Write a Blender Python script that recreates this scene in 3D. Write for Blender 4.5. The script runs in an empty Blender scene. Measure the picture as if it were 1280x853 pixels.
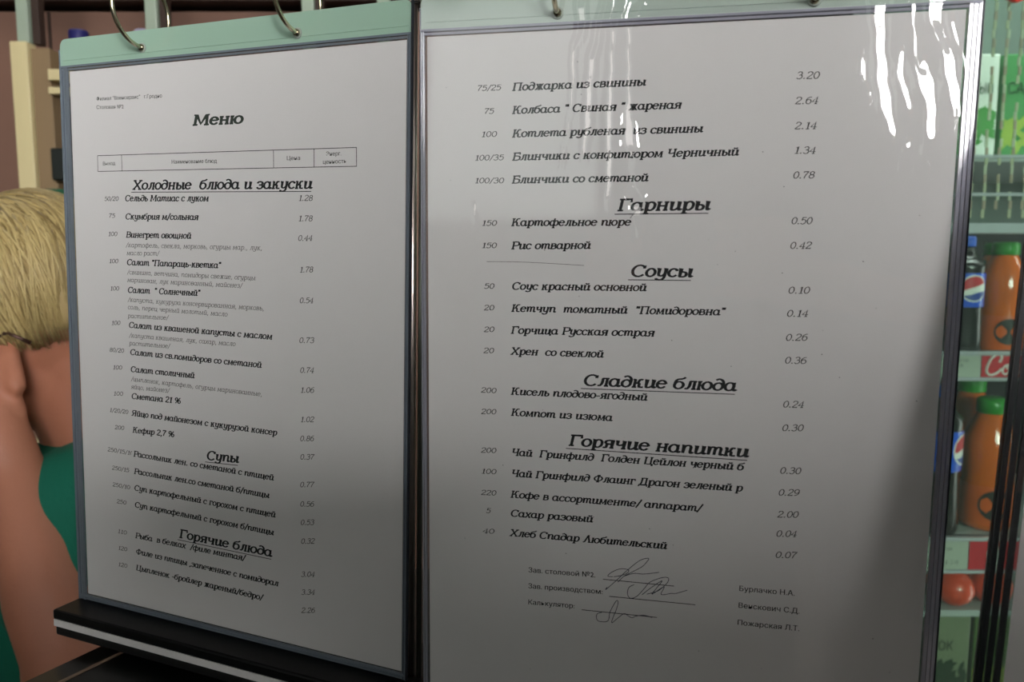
import bpy, bmesh, math, random
from mathutils import Vector, Matrix, Euler, noise
random.seed(7)
C = bpy.context.scene.collection
PI = math.pi
D = bpy.data

# ------------------------------------------------------------------ camera, world, lights, exposure
scn = bpy.context.scene
scn.view_settings.view_transform = 'Standard'
scn.view_settings.look = 'None'
scn.view_settings.gamma = 1
scn.view_settings.use_curve_mapping = False
scn.view_settings.exposure = 0.0
cam_d = D.cameras.new('camera'); cam = D.objects.new('camera', cam_d); C.objects.link(cam)
cam.location = (0, 0, 1.3); cam.rotation_euler = (math.radians(90 - 6.3), 0, 0)
cam_d.sensor_width = 36; cam_d.lens = 36 * 970 / 1280
cam_d.clip_start = .02
cam_d.dof.use_dof = True; cam_d.dof.focus_distance = .385; cam_d.dof.aperture_fstop = 14
scn.camera = cam
world = D.worlds.new('world'); scn.world = world; world.use_nodes = True
world.node_tree.nodes['Background'].inputs[0].default_value = (.80, .88, 1.0, 1)
world.node_tree.nodes['Background'].inputs[1].default_value = .10

def area(name, loc, rot, sx, sy, power, col=(1, 1, 1), spread=None):
    l = D.lights.new(name, 'AREA'); l.shape = 'RECTANGLE'; l.size = sx; l.size_y = sy; l.energy = power; l.color = col
    if spread: l.spread = math.radians(spread)
    o = D.objects.new(name, l); C.objects.link(o); o.location = loc; o.rotation_euler = rot
    return o
# added fill light, out of view above the menu holders, brightening the page tops
area('page_fill_light', (.0, .15, 1.60), (math.radians(14), 0, 0), .60, .05, .03, (1.0, .96, .92))
# ceiling lamps: over the kitchen side and over the cooler
area('ceiling_light_kitchen', (-.9, 1.45, 2.6), (math.radians(12), 0, 0), 1.0, .4, 5, (1.0, .93, .84))
area('cooler_lamp', (.93, 1.29, 1.99), (math.radians(25), 0, 0), .6, .04, 4, (.95, 1.0, .98))
area('cooler_side_fill', (1.10, 1.285, 1.15), (math.radians(90), 0, math.radians(60)), .03, 1.4, 2.2, (1.0, 1.0, .98))  # added fill, out of view, brightening the lower shelves from the side
area('ceiling_light_cooler', (1.0, .6, 2.6), (math.radians(25), 0, 0), .6, .3, 4, (.96, 1.0, 1.0))

# ------------------------------------------------------------------ helpers
def lin(c):
    return tuple(((v / 12.92) if v <= .04045 else ((v + .055) / 1.055) ** 2.4) for v in [x / 255 for x in c]) + (1,)
MATS = {}
def mat(name, col, rough=.5, metal=0, alpha=1.0, noise_s=None, noise_a=.12, bump=0, bump_s=60, coat=0, spec=.5, trans=0, ior=1.45, lab=None):
    if name in MATS: return MATS[name]
    m = D.materials.new(name); m.use_nodes = True; MATS[name] = m
    nt = m.node_tree; b = nt.nodes['Principled BSDF']; c = lin(col)
    b.inputs['Base Color'].default_value = c; b.inputs['Roughness'].default_value = rough
    b.inputs['Metallic'].default_value = metal; b.inputs['Alpha'].default_value = alpha
    b.inputs['Coat Weight'].default_value = coat; b.inputs['Specular IOR Level'].default_value = spec
    b.inputs['Transmission Weight'].default_value = trans; b.inputs['IOR'].default_value = ior
    tc = nt.nodes.new('ShaderNodeTexCoord')
    if noise_s:
        n = nt.nodes.new('ShaderNodeTexNoise'); n.inputs['Scale'].default_value = noise_s; n.inputs['Detail'].default_value = 5
        nt.links.new(tc.outputs['Object'], n.inputs['Vector'])
        r = nt.nodes.new('ShaderNodeMapRange'); r.inputs['To Min'].default_value = 1 - noise_a; r.inputs['To Max'].default_value = 1 + noise_a
        nt.links.new(n.outputs['Fac'], r.inputs['Value'])
        mx = nt.nodes.new('ShaderNodeVectorMath'); mx.operation = 'SCALE'; mx.inputs[0].default_value = c[:3]
        nt.links.new(r.outputs[0], mx.inputs['Scale']); nt.links.new(mx.outputs[0], b.inputs['Base Color'])
    if bump:
        n2 = nt.nodes.new('ShaderNodeTexNoise'); n2.inputs['Scale'].default_value = bump_s; n2.inputs['Detail'].default_value = 4
        nt.links.new(tc.outputs['Object'], n2.inputs['Vector'])
        bp = nt.nodes.new('ShaderNodeBump'); bp.inputs['Strength'].default_value = bump; bp.inputs['Distance'].default_value = .002
        nt.links.new(n2.outputs['Fac'], bp.inputs['Height']); nt.links.new(bp.outputs[0], b.inputs['Normal'])
    return m

def film_mat(name, tint, body=0.0, body_col=(200, 200, 200), rough=.05, ior=1.5, gain=1.0):
    """thin clear plastic: see-through, a little milky body, Fresnel reflection on top"""
    m = D.materials.new(name); m.use_nodes = True; nt = m.node_tree; nt.nodes.clear()
    out = nt.nodes.new('ShaderNodeOutputMaterial')
    tr = nt.nodes.new('ShaderNodeBsdfTransparent'); tr.inputs[0].default_value = lin(tint)
    df = nt.nodes.new('ShaderNodeBsdfDiffuse'); df.inputs[0].default_value = lin(body_col)
    m1 = nt.nodes.new('ShaderNodeMixShader'); m1.inputs[0].default_value = body
    nt.links.new(tr.outputs[0], m1.inputs[1]); nt.links.new(df.outputs[0], m1.inputs[2])
    gl = nt.nodes.new('ShaderNodeBsdfGlossy'); gl.inputs['Roughness'].default_value = rough
    # Schlick reflectance of a thin sheet, the same from both sides
    ge = nt.nodes.new('ShaderNodeNewGeometry'); dt = nt.nodes.new('ShaderNodeVectorMath'); dt.operation = 'DOT_PRODUCT'
    nt.links.new(ge.outputs['Normal'], dt.inputs[0]); nt.links.new(ge.outputs['Incoming'], dt.inputs[1])
    def M(op, a, b=None):
        n = nt.nodes.new('ShaderNodeMath'); n.operation = op
        for i, q in enumerate((a, b)):
            if q is None: continue
            if isinstance(q, (int, float)): n.inputs[i].default_value = q
            else: nt.links.new(q, n.inputs[i])
        return n.outputs[0]
    f0 = ((ior - 1) / (ior + 1)) ** 2
    f = M('ADD', f0, M('MULTIPLY', 1 - f0, M('POWER', M('SUBTRACT', 1, M('ABSOLUTE', dt.outputs['Value'])), 5)))
    mu = nt.nodes.new('ShaderNodeMath'); mu.operation = 'MULTIPLY'; mu.inputs[1].default_value = gain; mu.use_clamp = True
    nt.links.new(f, mu.inputs[0])
    m2 = nt.nodes.new('ShaderNodeMixShader'); nt.links.new(mu.outputs[0], m2.inputs[0])
    nt.links.new(m1.outputs[0], m2.inputs[1]); nt.links.new(gl.outputs[0], m2.inputs[2])
    nt.links.new(m2.outputs[0], out.inputs[0])
    return m

def emit(name, col, s):
    m = D.materials.new(name); m.use_nodes = True; b = m.node_tree.nodes['Principled BSDF']
    b.inputs['Base Color'].default_value = (0, 0, 0, 1)
    b.inputs['Emission Color'].default_value = lin(col); b.inputs['Emission Strength'].default_value = s
    return m

def mk(name, bm, m, parent=None, smooth=False, label=None):
    me = D.meshes.new(name)
    bm.normal_update(); bm.to_mesh(me); bm.free()
    me.materials.append(m)
    if smooth:
        for p in me.polygons: p.use_smooth = True
    o = D.objects.new(name, me); C.objects.link(o)
    if parent: o.parent = parent
    if label: o['label'] = label
    return o
def tag(o, label=None, cat=None, group=None, kind=None):
    if label: o['label'] = label
    if cat: o['category'] = cat
    if group: o['group'] = group
    if kind: o['kind'] = kind
    return o
def empty(name, loc, rz=0, rot=None):
    o = D.objects.new(name, None); C.objects.link(o); o.location = loc
    o.rotation_euler = rot if rot else (0, 0, rz); o.empty_display_size = .02
    return o
def B(): return bmesh.new()
def box(bm, x0, x1, y0, y1, z0, z1, bev=0):
    vs = [bm.verts.new(p) for p in [(x0,y0,z0),(x1,y0,z0),(x1,y1,z0),(x0,y1,z0),(x0,y0,z1),(x1,y0,z1),(x1,y1,z1),(x0,y1,z1)]]
    fs = [bm.faces.new([vs[i] for i in f]) for f in [(3,2,1,0),(4,5,6,7),(0,1,5,4),(1,2,6,5),(2,3,7,6),(3,0,4,7)]]
    if bev:
        es = list({e for f in fs for e in f.edges})
        bmesh.ops.bevel(bm, geom=es, offset=bev, segments=2, affect='EDGES', profile=.5)
    return bm
def tube(bm, pts, rad, n=8, cap=True, closed=False):
    """swept tube; rad a number or a list"""
    pts = [Vector(p) for p in pts]; L = len(pts); rings = []
    t0 = None; up = None
    for i, p in enumerate(pts):
        if closed: t = (pts[(i+1) % L] - pts[i-1]).normalized()
        else: t = (pts[min(i+1, L-1)] - pts[max(i-1, 0)]).normalized()
        if up is None:
            up = Vector((0, 0, 1)) if abs(t.z) < .9 else Vector((1, 0, 0))
        a = t.cross(up).normalized(); b = a.cross(t).normalized(); up = b
        r = rad[i] if isinstance(rad, (list, tuple)) else rad
        rings.append([bm.verts.new(p + a * r * math.cos(2*PI*k/n) + b * r * math.sin(2*PI*k/n)) for k in range(n)])
    for i in range(L if closed else L - 1):
        A, Bq = rings[i], rings[(i+1) % L]
        for k in range(n): bm.faces.new([A[k], A[(k+1) % n], Bq[(k+1) % n], Bq[k]])
    if cap and not closed:
        bm.faces.new(rings[0][::-1]); bm.faces.new(rings[-1])
    return bm
def lathe(bm, prof, n=28, c=(0, 0), cap=True, squash=1):
    rings = []
    for r, z in prof:
        rings.append([bm.verts.new((c[0] + r*math.cos(2*PI*k/n), c[1] + squash*r*math.sin(2*PI*k/n), z)) for k in range(n)])
    for i in range(len(rings) - 1):
        for k in range(n): bm.faces.new([rings[i][k], rings[i][(k+1) % n], rings[i+1][(k+1) % n], rings[i+1][k]])
    if cap: bm.faces.new(rings[0][::-1]); bm.faces.new(rings[-1])
    return bm
def ball(bm, c, r, rot=None, u=24, v=16):
    M = Matrix.Translation(c) @ (rot.to_matrix().to_4x4() if rot else Matrix()) @ Matrix.Diagonal((r[0], r[1], r[2], 1))
    bmesh.ops.create_uvsphere(bm, u_segments=u, v_segments=v, radius=1, matrix=M)
def capsule(bm, a, b, ra, rb, n=20, sq=None):
    a, b = Vector(a), Vector(b); N = 8; pts = []; rr = []
    d = (b - a); L = d.length; d = d / L
    for i in range(6):
        t = PI/2 * i / 6; pts.append(a - d*ra*math.cos(t)); rr.append(max(ra*math.sin(t), 1e-4))
    for i in range(N + 1): pts.append(a.lerp(b, i/N)); rr.append(ra + (rb-ra)*i/N)
    for i in range(1, 7):
        t = PI/2 * i / 6; pts.append(b + d*rb*math.sin(t)); rr.append(max(rb*math.cos(t), 1e-4))
    tube(bm, pts, rr, n)
def remeshed(name, bm, m, parent, voxel, smooth_it=4, label=None):
    me = D.meshes.new(name); bm.to_mesh(me); bm.free()
    o = D.objects.new(name + '_src', me); C.objects.link(o)
    r = o.modifiers.new('r', 'REMESH'); r.mode = 'VOXEL'; r.voxel_size = voxel; r.use_smooth_shade = True
    s = o.modifiers.new('s', 'SMOOTH'); s.iterations = smooth_it; s.factor = .5
    dg = bpy.context.evaluated_depsgraph_get(); dg.update()
    me2 = D.meshes.new_from_object(o.evaluated_get(dg)); D.objects.remove(o)
    me2.name = name; me2.materials.clear(); me2.materials.append(m)
    for p in me2.polygons: p.use_smooth = True
    o2 = D.objects.new(name, me2); C.objects.link(o2); o2.parent = parent
    if label: o2['label'] = label
    return o2

# ------------------------------------------------------------------ lettering (a small slab-serif italic drawn with a pen)
G = {
'а': (11.4, 'o 4.6 5 3.9 5;l 8.2 10 8.2 1.6;s 8.2 1.8 8.7 .3 10 .2 11 1.4'),
'б': (10.4, 'o 4.8 4.6 4.1 4.6;s 1 5.4 1.3 9.8 3.2 12.2 7 13 9.2 14.8'),
'в': (10, 'l 2 0 2 10;s 1 10 4.6 10 7.6 9.2 7.4 6.4 5 5.4 2 5.4;s 2 5.4 5.6 5.4 8.4 4.6 8.4 1.2 5.2 0 1 0'),
'г': (8.8, 'l 2.4 0 2.4 10;l .8 10 7.8 10 7.8 7.6;l .7 0 4.6 0'),
'д': (10.4, 'o 4.8 4.6 4 4.6;s 8.8 5.2 8.8 10 7 13 4.4 14.2 2 13'),
'е': (10, 'l 1 5.6 8.4 5.6;a 4.8 5 4 5 8 325'),
'ж': (14, 'l 7 0 7 10;s 1.6 10 3 10 4.6 6 7 5.2;s 12.4 10 11 10 9.4 6 7 5.2;l .8 0 2.4 0 5.6 5.2;l 13.2 0 11.6 0 8.4 5.2;l 5.2 0 8.8 0;l 5.2 10 8.8 10'),
'з': (9.4, 's 1 8 2 9.8 5 10.2 7.6 8.6 6.6 5.8 3.4 5.3;s 3.4 5.3 7 5.2 8.2 2.8 6.6 .3 3.2 -.1 .8 1.8'),
'и': (11.6, 'l .6 10 2.4 10 2.4 3;s 2.4 3 2.8 .4 5 .1 7.4 1.6 8.7 4;l 7 10 8.7 10 8.7 1.6;s 8.7 1.8 9.1 .3 10.4 .2 11.2 1.4'),
'й': (11.6, 'l .6 10 2.4 10 2.4 3;s 2.4 3 2.8 .4 5 .1 7.4 1.6 8.7 4;l 7 10 8.7 10 8.7 1.6;s 8.7 1.8 9.1 .3 10.4 .2 11.2 1.4;s 3.2 13.8 4.2 12.3 6.6 12.3 7.6 13.8'),
'к': (11, 'l 2.4 0 2.4 10;l .8 10 2.4 10;l .8 0 4.2 0;s 2.4 5 5 5.4 6.6 9.8 9.2 10;s 4.6 5.6 6.6 4.6 7 .4 10.4 .2'),
'л': (10.8, 'l 8.4 10 8.4 0;l 4.2 10 9.8 10;s 4.4 10 4.2 4 2.8 .6 .7 .6;l 6.9 0 10.2 0'),
'м': (13.6, 'l 3 10 2.2 0;l .7 0 4 0;l 1.4 10 3 10 6.8 1 10.6 10 12.2 10;l 10.9 10 11.3 0;l 9.6 0 13 0'),
'н': (11.6, 'l 2.4 0 2.4 10;l 8.8 0 8.8 10;l 2.4 5.3 8.8 5.3;l .8 0 4.1 0;l .8 10 4.1 10;l 7.2 0 10.5 0;l 7.2 10 10.5 10'),
'о': (9.8, 'o 4.8 5 4 5'),
'п': (11.6, 'l .6 10 2.4 10 2.4 0;s 2.4 6.6 4.2 9.4 7 10 8.7 8.2 8.7 6;l 8.7 6.4 8.7 1.6;s 8.7 1.8 9.1 .3 10.4 .2 11.2 1.4'),
'р': (10.8, 'l .6 10 2.6 10 2.6 -4;l .8 -4.2 5 -4.2;s 2.6 6.8 4.4 9.6 7.2 10 9.4 7.4 9.2 2.8 7 .1 4.4 .2 2.6 2.4'),
'с': (9.2, 'a 4.9 5 4 5 42 322;l 7.9 8.8 7.9 7.4'),
'т': (15.6, 'l .6 10 2.4 10 2.4 0;s 2.4 6.6 3.8 9.4 6 10 7.5 8.2 7.5 6;l 7.5 6.4 7.5 0;s 7.5 6.6 9 9.4 11.2 10 12.6 8.2 12.6 6;l 12.6 6.4 12.6 1.6;s 12.6 1.8 13 .3 14.3 .2 15.1 1.4'),
'у': (10.8, 'l .6 10 2.4 10 2.6 5;s 2.4 6 2.8 2 5 .8 7.2 2 8.6 5;l 7 10 8.8 10 8.6 3;s 8.6 3 7.8 -2.4 5 -4.2 1.8 -3.8 1.4 -2.4'),
'ф': (14.6, 'l 7.1 14 7.1 -4.2;l 5.4 -4.2 9 -4.2;o 4 5 3.2 4.9;o 10.3 5 3.2 4.9'),
'х': (10.2, 'l 1.6 10 8.4 0;l 8.6 10 1.4 0;l .4 10 3.2 10;l 7 10 9.8 10;l .2 0 3 0;l 6.8 0 9.8 0'),
'ц': (11.8, 'l .6 10 2.4 10 2.4 3;s 2.4 3 2.8 .4 5 .1 7.4 1.6 8.7 4;l 7 10 8.7 10 8.7 0 10.8 0 10.8 -3'),
'ч': (11.2, 'l .8 10 2.4 10 2.4 7;s 2.4 7.2 2.8 4.8 5.2 4.3 8.8 6;l 7 10 8.8 10 8.8 0;l 7 0 10.6 0'),
'ш': (16, 'l .6 10 2.4 10 2.4 1;l 2.4 .2 14.6 .2;l 7.8 10 7.8 .2;l 13.1 10 13.1 .2'),
'щ': (16.4, 'l .6 10 2.4 10 2.4 1;l 2.4 .2 15.2 .2 15.2 -3;l 7.8 10 7.8 .2;l 13.1 10 13.1 .2'),
'ы': (14, 'l .6 10 2.4 10 2.4 0;s 2.4 5.8 5.6 6 7.8 4.4 7.6 1 5.4 0 2.4 0;l 9.4 10 11.2 10 11.2 1.6;s 11.2 1.8 11.6 .3 12.8 .2 13.6 1.4'),
'ь': (9.4, 'l .6 10 2.4 10 2.4 0;s 2.4 5.8 5.6 6 8 4.4 7.8 1 5.4 0 2.4 0'),
'ъ': (10, 'l .2 10 3 10 3 0;s 3 5.8 6 6 8.4 4.4 8.2 1 6 0 3 0'),
'э': (9.4, 'a 4.2 5 4 5 -140 140;l 3 5 8 5'),
'ю': (14.6, 'l 2.2 0 2.2 10;l .8 10 3.8 10;l .8 0 3.8 0;l 2.2 5.3 5.2 5.3;o 9.3 5 4 5'),
'я': (11, 'l 8.6 0 8.6 10 10 10;s 8.6 10 4.6 10 2 8.4 3 5.6 8.6 5;s 6 5 3.6 4 3.2 .4 .6 .3;l 7 0 10.2 0'),
'М': (19, 'l 3 0 3.4 14;l 1 0 5.4 0;l 1.4 14 4 14 9.4 1.4 14.8 14 17.4 14;l 15.4 14 15.8 0;l 13.6 0 18 0'),
'Х': (14.6, 'l 2.4 14 12 0;l 12.2 14 2.2 0;l .8 14 4.6 14;l 10 14 14 14;l .6 0 4.4 0;l 9.8 0 14 0'),
'С': (13.6, 'a 7.2 7 6 7.2 48 318;l 11.6 13.6 11.6 10.4'),
'В': (13, 'l 3 0 3 14;s 1.2 14 7 14 10.8 12.8 10.6 8.6 7.6 7.4 3 7.4;s 3 7.4 8.4 7.4 12 6 11.8 1.4 8 0 1.2 0'),
'П': (15.8, 'l 3 0 3 14;l 12.4 0 12.4 14;l 1 14 14.4 14;l 1 0 5.2 0;l 10.4 0 14.6 0'),
'Я': (14, 'l 11 0 11 14 13 14;s 11 14 5 14 2.4 11.8 3.2 8 11 7;s 8 7 4.8 5.6 4 .6 .8 .3;l 9 0 13.2 0'),
'К': (15, 'l 3 0 3 14;l 1 14 5.2 14;l 1 0 5.2 0;s 3 7 6.4 7.4 9 13.6 12.6 14;s 5.8 7.6 9 6.4 10 .6 14.4 .2'),
'Р': (12.4, 'l 3 0 3 14;s 1 14 7.4 14 11.4 13 11.4 8 7.4 6.6 3 6.6;l 1 0 5.4 0'),
'Ф': (16.4, 'l 8 0 8 14;l 5.8 0 10.2 0;l 5.8 14 10.2 14;o 8 7.2 6.6 4.9'),
'Ц': (15.8, 'l 3 14 3 0 13 0 14.6 0 14.6 -3.4;l 12 14 12 0;l 1 14 5.2 14;l 10 14 14.2 14'),
'Г': (12.4, 'l 3 0 3 14;l 1 14 11.4 14 11.4 10.6;l 1 0 5.2 0'),
'Ч': (14, 'l 3 14 3 9.6;s 3 9.8 3.2 6.4 6.4 6 11 7.8;l 1.2 14 5 14;l 11 14 11 0;l 9 14 13 14;l 9 0 13.2 0'),
'Б': (13.2, 'l 3 0 3 14;l 1 14 11.4 14 11.4 11;s 3 8 8.4 8 12 6.4 11.8 1.6 8 0 1 0'),
'Д': (15.4, 's 4.6 14 4.4 7 3.4 2 1.6 0;l 3 14 13 14;l 11.6 14 11.6 0;l .6 -3 .6 0 14 0 14 -3'),
'Л': (14, 's .8 .2 2.8 .6 4.4 5 7.2 14 9 14;l 7.6 14 11.2 0;l 9.4 0 13.6 0'),
'(': (6.5, 's 4.5 14 2 10 1.6 7 2 3 3.4 0'),
'0': (10, 'o 5 7 3.9 7'),
'1': (8.6, 'l 2.4 12 5 14 5 0;l 2.2 0 7.6 0'),
'2': (10.2, 's 1.4 11 2.6 13.8 6 14 8.4 12 8 8.6 4.6 5 1.2 .4;l 1.2 .2 8.8 .2 8.8 1.6'),
'3': (10, 's 1.4 12 3.4 14 6.6 13.8 8 11 6.6 8 4 7.6;s 4 7.6 7.4 7.4 8.8 4.4 7.2 .6 3.6 -.1 1 1.8'),
'4': (10.4, 'l 9.4 4 .8 4 6.8 14 6.8 0;l 4.8 0 8.8 0'),
'5': (10, 'l 8.4 13.8 2.6 13.8 2 8;s 2 8 4.6 9.2 7.6 8.4 8.8 4.8 7 .8 3.6 -.1 1 1.6'),
'6': (10, 'o 5 4.5 3.8 4.5;s 1.2 4.6 1.6 9.6 4.4 13 8 14'),
'7': (9.8, 'l 1.2 12 1.2 13.8 8.8 13.8;s 8.8 13.8 5.4 8 3.8 3 3.6 0'),
'8': (10, 'o 5 10.6 3.1 3.4;o 5 3.7 3.8 3.7'),
'9': (10, 'o 5 9.5 3.8 4.5;s 8.8 9.4 8.4 4.4 5.6 1 2 0'),
'/': (7.5, 'l 1 -2 7 15'), ',': (5.4, 's 2.4 1.2 3.2 .4 2.6 -1.6 1.2 -2.6'), '.': (5.4, 'o 2.5 .7 .5 .5'),
'%': (17, 'o 4.4 10.2 3 3.6;o 12.4 3.6 3 3.6;l 3.4 0 13.6 14'), '"': (7, 'l 2 14.4 2 10.4;l 5 14.4 5 10.4'),
'-': (7, 'l 1.2 4.6 5.8 4.6'), ' ': (6, ''), ':': (5.4, 'o 2.5 .7 .5 .5;o 2.5 8 .5 .5'),
}
def catmull(p, k=4):
    out = []; n = len(p)
    for i in range(n - 1):
        a, b, c, d = p[max(i-1, 0)], p[i], p[i+1], p[min(i+2, n-1)]
        for j in range(k):
            t = j / k
            out.append(tuple(.5*(2*b[m] + (c[m]-a[m])*t + (2*a[m]-5*b[m]+4*c[m]-d[m])*t*t + (3*b[m]-a[m]-3*c[m]+d[m])*t**3) for m in (0, 1)))
    out.append(p[-1]); return out
def strokes(ch):
    w, s = G.get(ch, G['о']); res = []
    for st in filter(None, s.split(';')):
        t = st.split(); k = t[0]; v = [float(x) for x in t[1:]]
        if k == 'o': res.append([(v[0] + v[2]*math.cos(2*PI*i/16), v[1] + v[3]*math.sin(2*PI*i/16)) for i in range(17)])
        elif k == 'a':
            n = 13; a0, a1 = math.radians(v[4]), math.radians(v[5])
            res.append([(v[0] + v[2]*math.cos(a0+(a1-a0)*i/n), v[1] + v[3]*math.sin(a0+(a1-a0)*i/n)) for i in range(n+1)])
        else:
            p = list(zip(v[::2], v[1::2])); res.append(catmull(p, 3) if k == 's' else p)
    return w, res
STROKE = {c: strokes(c) for c in G}
def pen(bm, pts, tf, wx, wy, z):
    """ribbon along pts (glyph units); pen half-width wx across stems, wy across horizontals"""
    n = len(pts); L = []; R_ = []
    for i in range(n):
        a = pts[max(i-1, 0)]; b = pts[min(i+1, n-1)]
        dx, dy = b[0]-a[0], b[1]-a[1]; l = math.hypot(dx, dy) or 1; nx, ny = -dy/l, dx/l
        x, y = pts[i]
        if i in (0, n-1):
            e = .35 * (1 if i else -1); x += dx/l*e*wx; y += dy/l*e*wy
        hx, hy = nx*wx, ny*wy
        if 0 < i < n-1:   # miter
            a1 = (pts[i][0]-a[0], pts[i][1]-a[1]); b1 = (b[0]-pts[i][0], b[1]-pts[i][1])
            la, lb = math.hypot(*a1) or 1, math.hypot(*b1) or 1
            cs = (a1[0]*b1[0] + a1[1]*b1[1]) / (la*lb); f = 1 / max(.6, math.sqrt(max(0, (1+cs)/2))); hx *= f; hy *= f
        L.append(bm.verts.new(tf(x+hx, y+hy) + (z,))); R_.append(bm.verts.new(tf(x-hx, y-hy) + (z,)))
    for i in range(n-1): bm.faces.new([R_[i], R_[i+1], L[i+1], L[i]])
# type sizes in mm: (x-height scale per unit, pen wx, pen wy) ; one unit is a tenth of the x-height
TYPE = {'T': (.345, 2.7, 1.25), 'H': (.325, 2.0, 1.05), 'D': (.212, 1.85, 1.05), 'N': (.165, .95, .65), 'P': (.155, 1.25, .8), 'C': (.185, 1.1, .75)}
def write(bm, kind, text, u0, v0, u1, v1, ox, oy, slant=.22):
    k, wx, wy = TYPE[kind]
    total = sum(STROKE.get(c, STROKE['о'])[0] for c in text) - 1.2
    sx = (u1 - u0) / total; x = 0
    for c in text:
        w, sts = STROKE.get(c, STROKE['о'])
        for st in sts:
            def tf(px, py, x=x):
                U = u0 + (x + px) * sx + py * k * slant - .3*k; V = v0 + (v1 - v0) * (U - u0) / (u1 - u0) - py * k
                return ((U - ox) / 1000, (oy - V) / 1000)
            pen(bm, st, tf, wx * min(k / sx, 1.25), wy, .00006)
        x += w
def sans(name, text, u0, v0, u1, h, m, parent, ox, oy, tilt=0, z=.00006):
    """flat sans-serif print from the built-in font, scaled to run from u0 to u1"""
    cu = D.curves.new(name, 'FONT'); cu.body = text; cu.resolution_u = 2
    t = D.objects.new(name + '_src', cu); C.objects.link(t)
    dg = bpy.context.evaluated_depsgraph_get(); dg.update()
    me = D.meshes.new_from_object(t.evaluated_get(dg)); D.objects.remove(t)
    xs = [v.co.x for v in me.vertices]; w = max(xs) - min(xs); x0 = min(xs)
    sx = (u1 - u0) / w; sy = h / .73
    for v in me.vertices:
        U = u0 + (v.co.x - x0) * sx; V = v0 + tilt * (v.co.x - x0) / w - v.co.y * sy
        v.co = ((U - ox) / 1000, (oy - V) / 1000, z)
    b2 = bmesh.new(); b2.from_mesh(me)          # print it twice, a hair apart, for the weight of the toner
    for dx in (.00009,):
        k = len(b2.verts); b2.from_mesh(me); b2.verts.ensure_lookup_table()
        for v in b2.verts[k:]: v.co.x += dx
    b2.to_mesh(me); b2.free()
    me.materials.clear(); me.materials.append(m); me.name = name
    o = D.objects.new(name, me); C.objects.link(o); o.parent = parent
    return o
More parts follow.
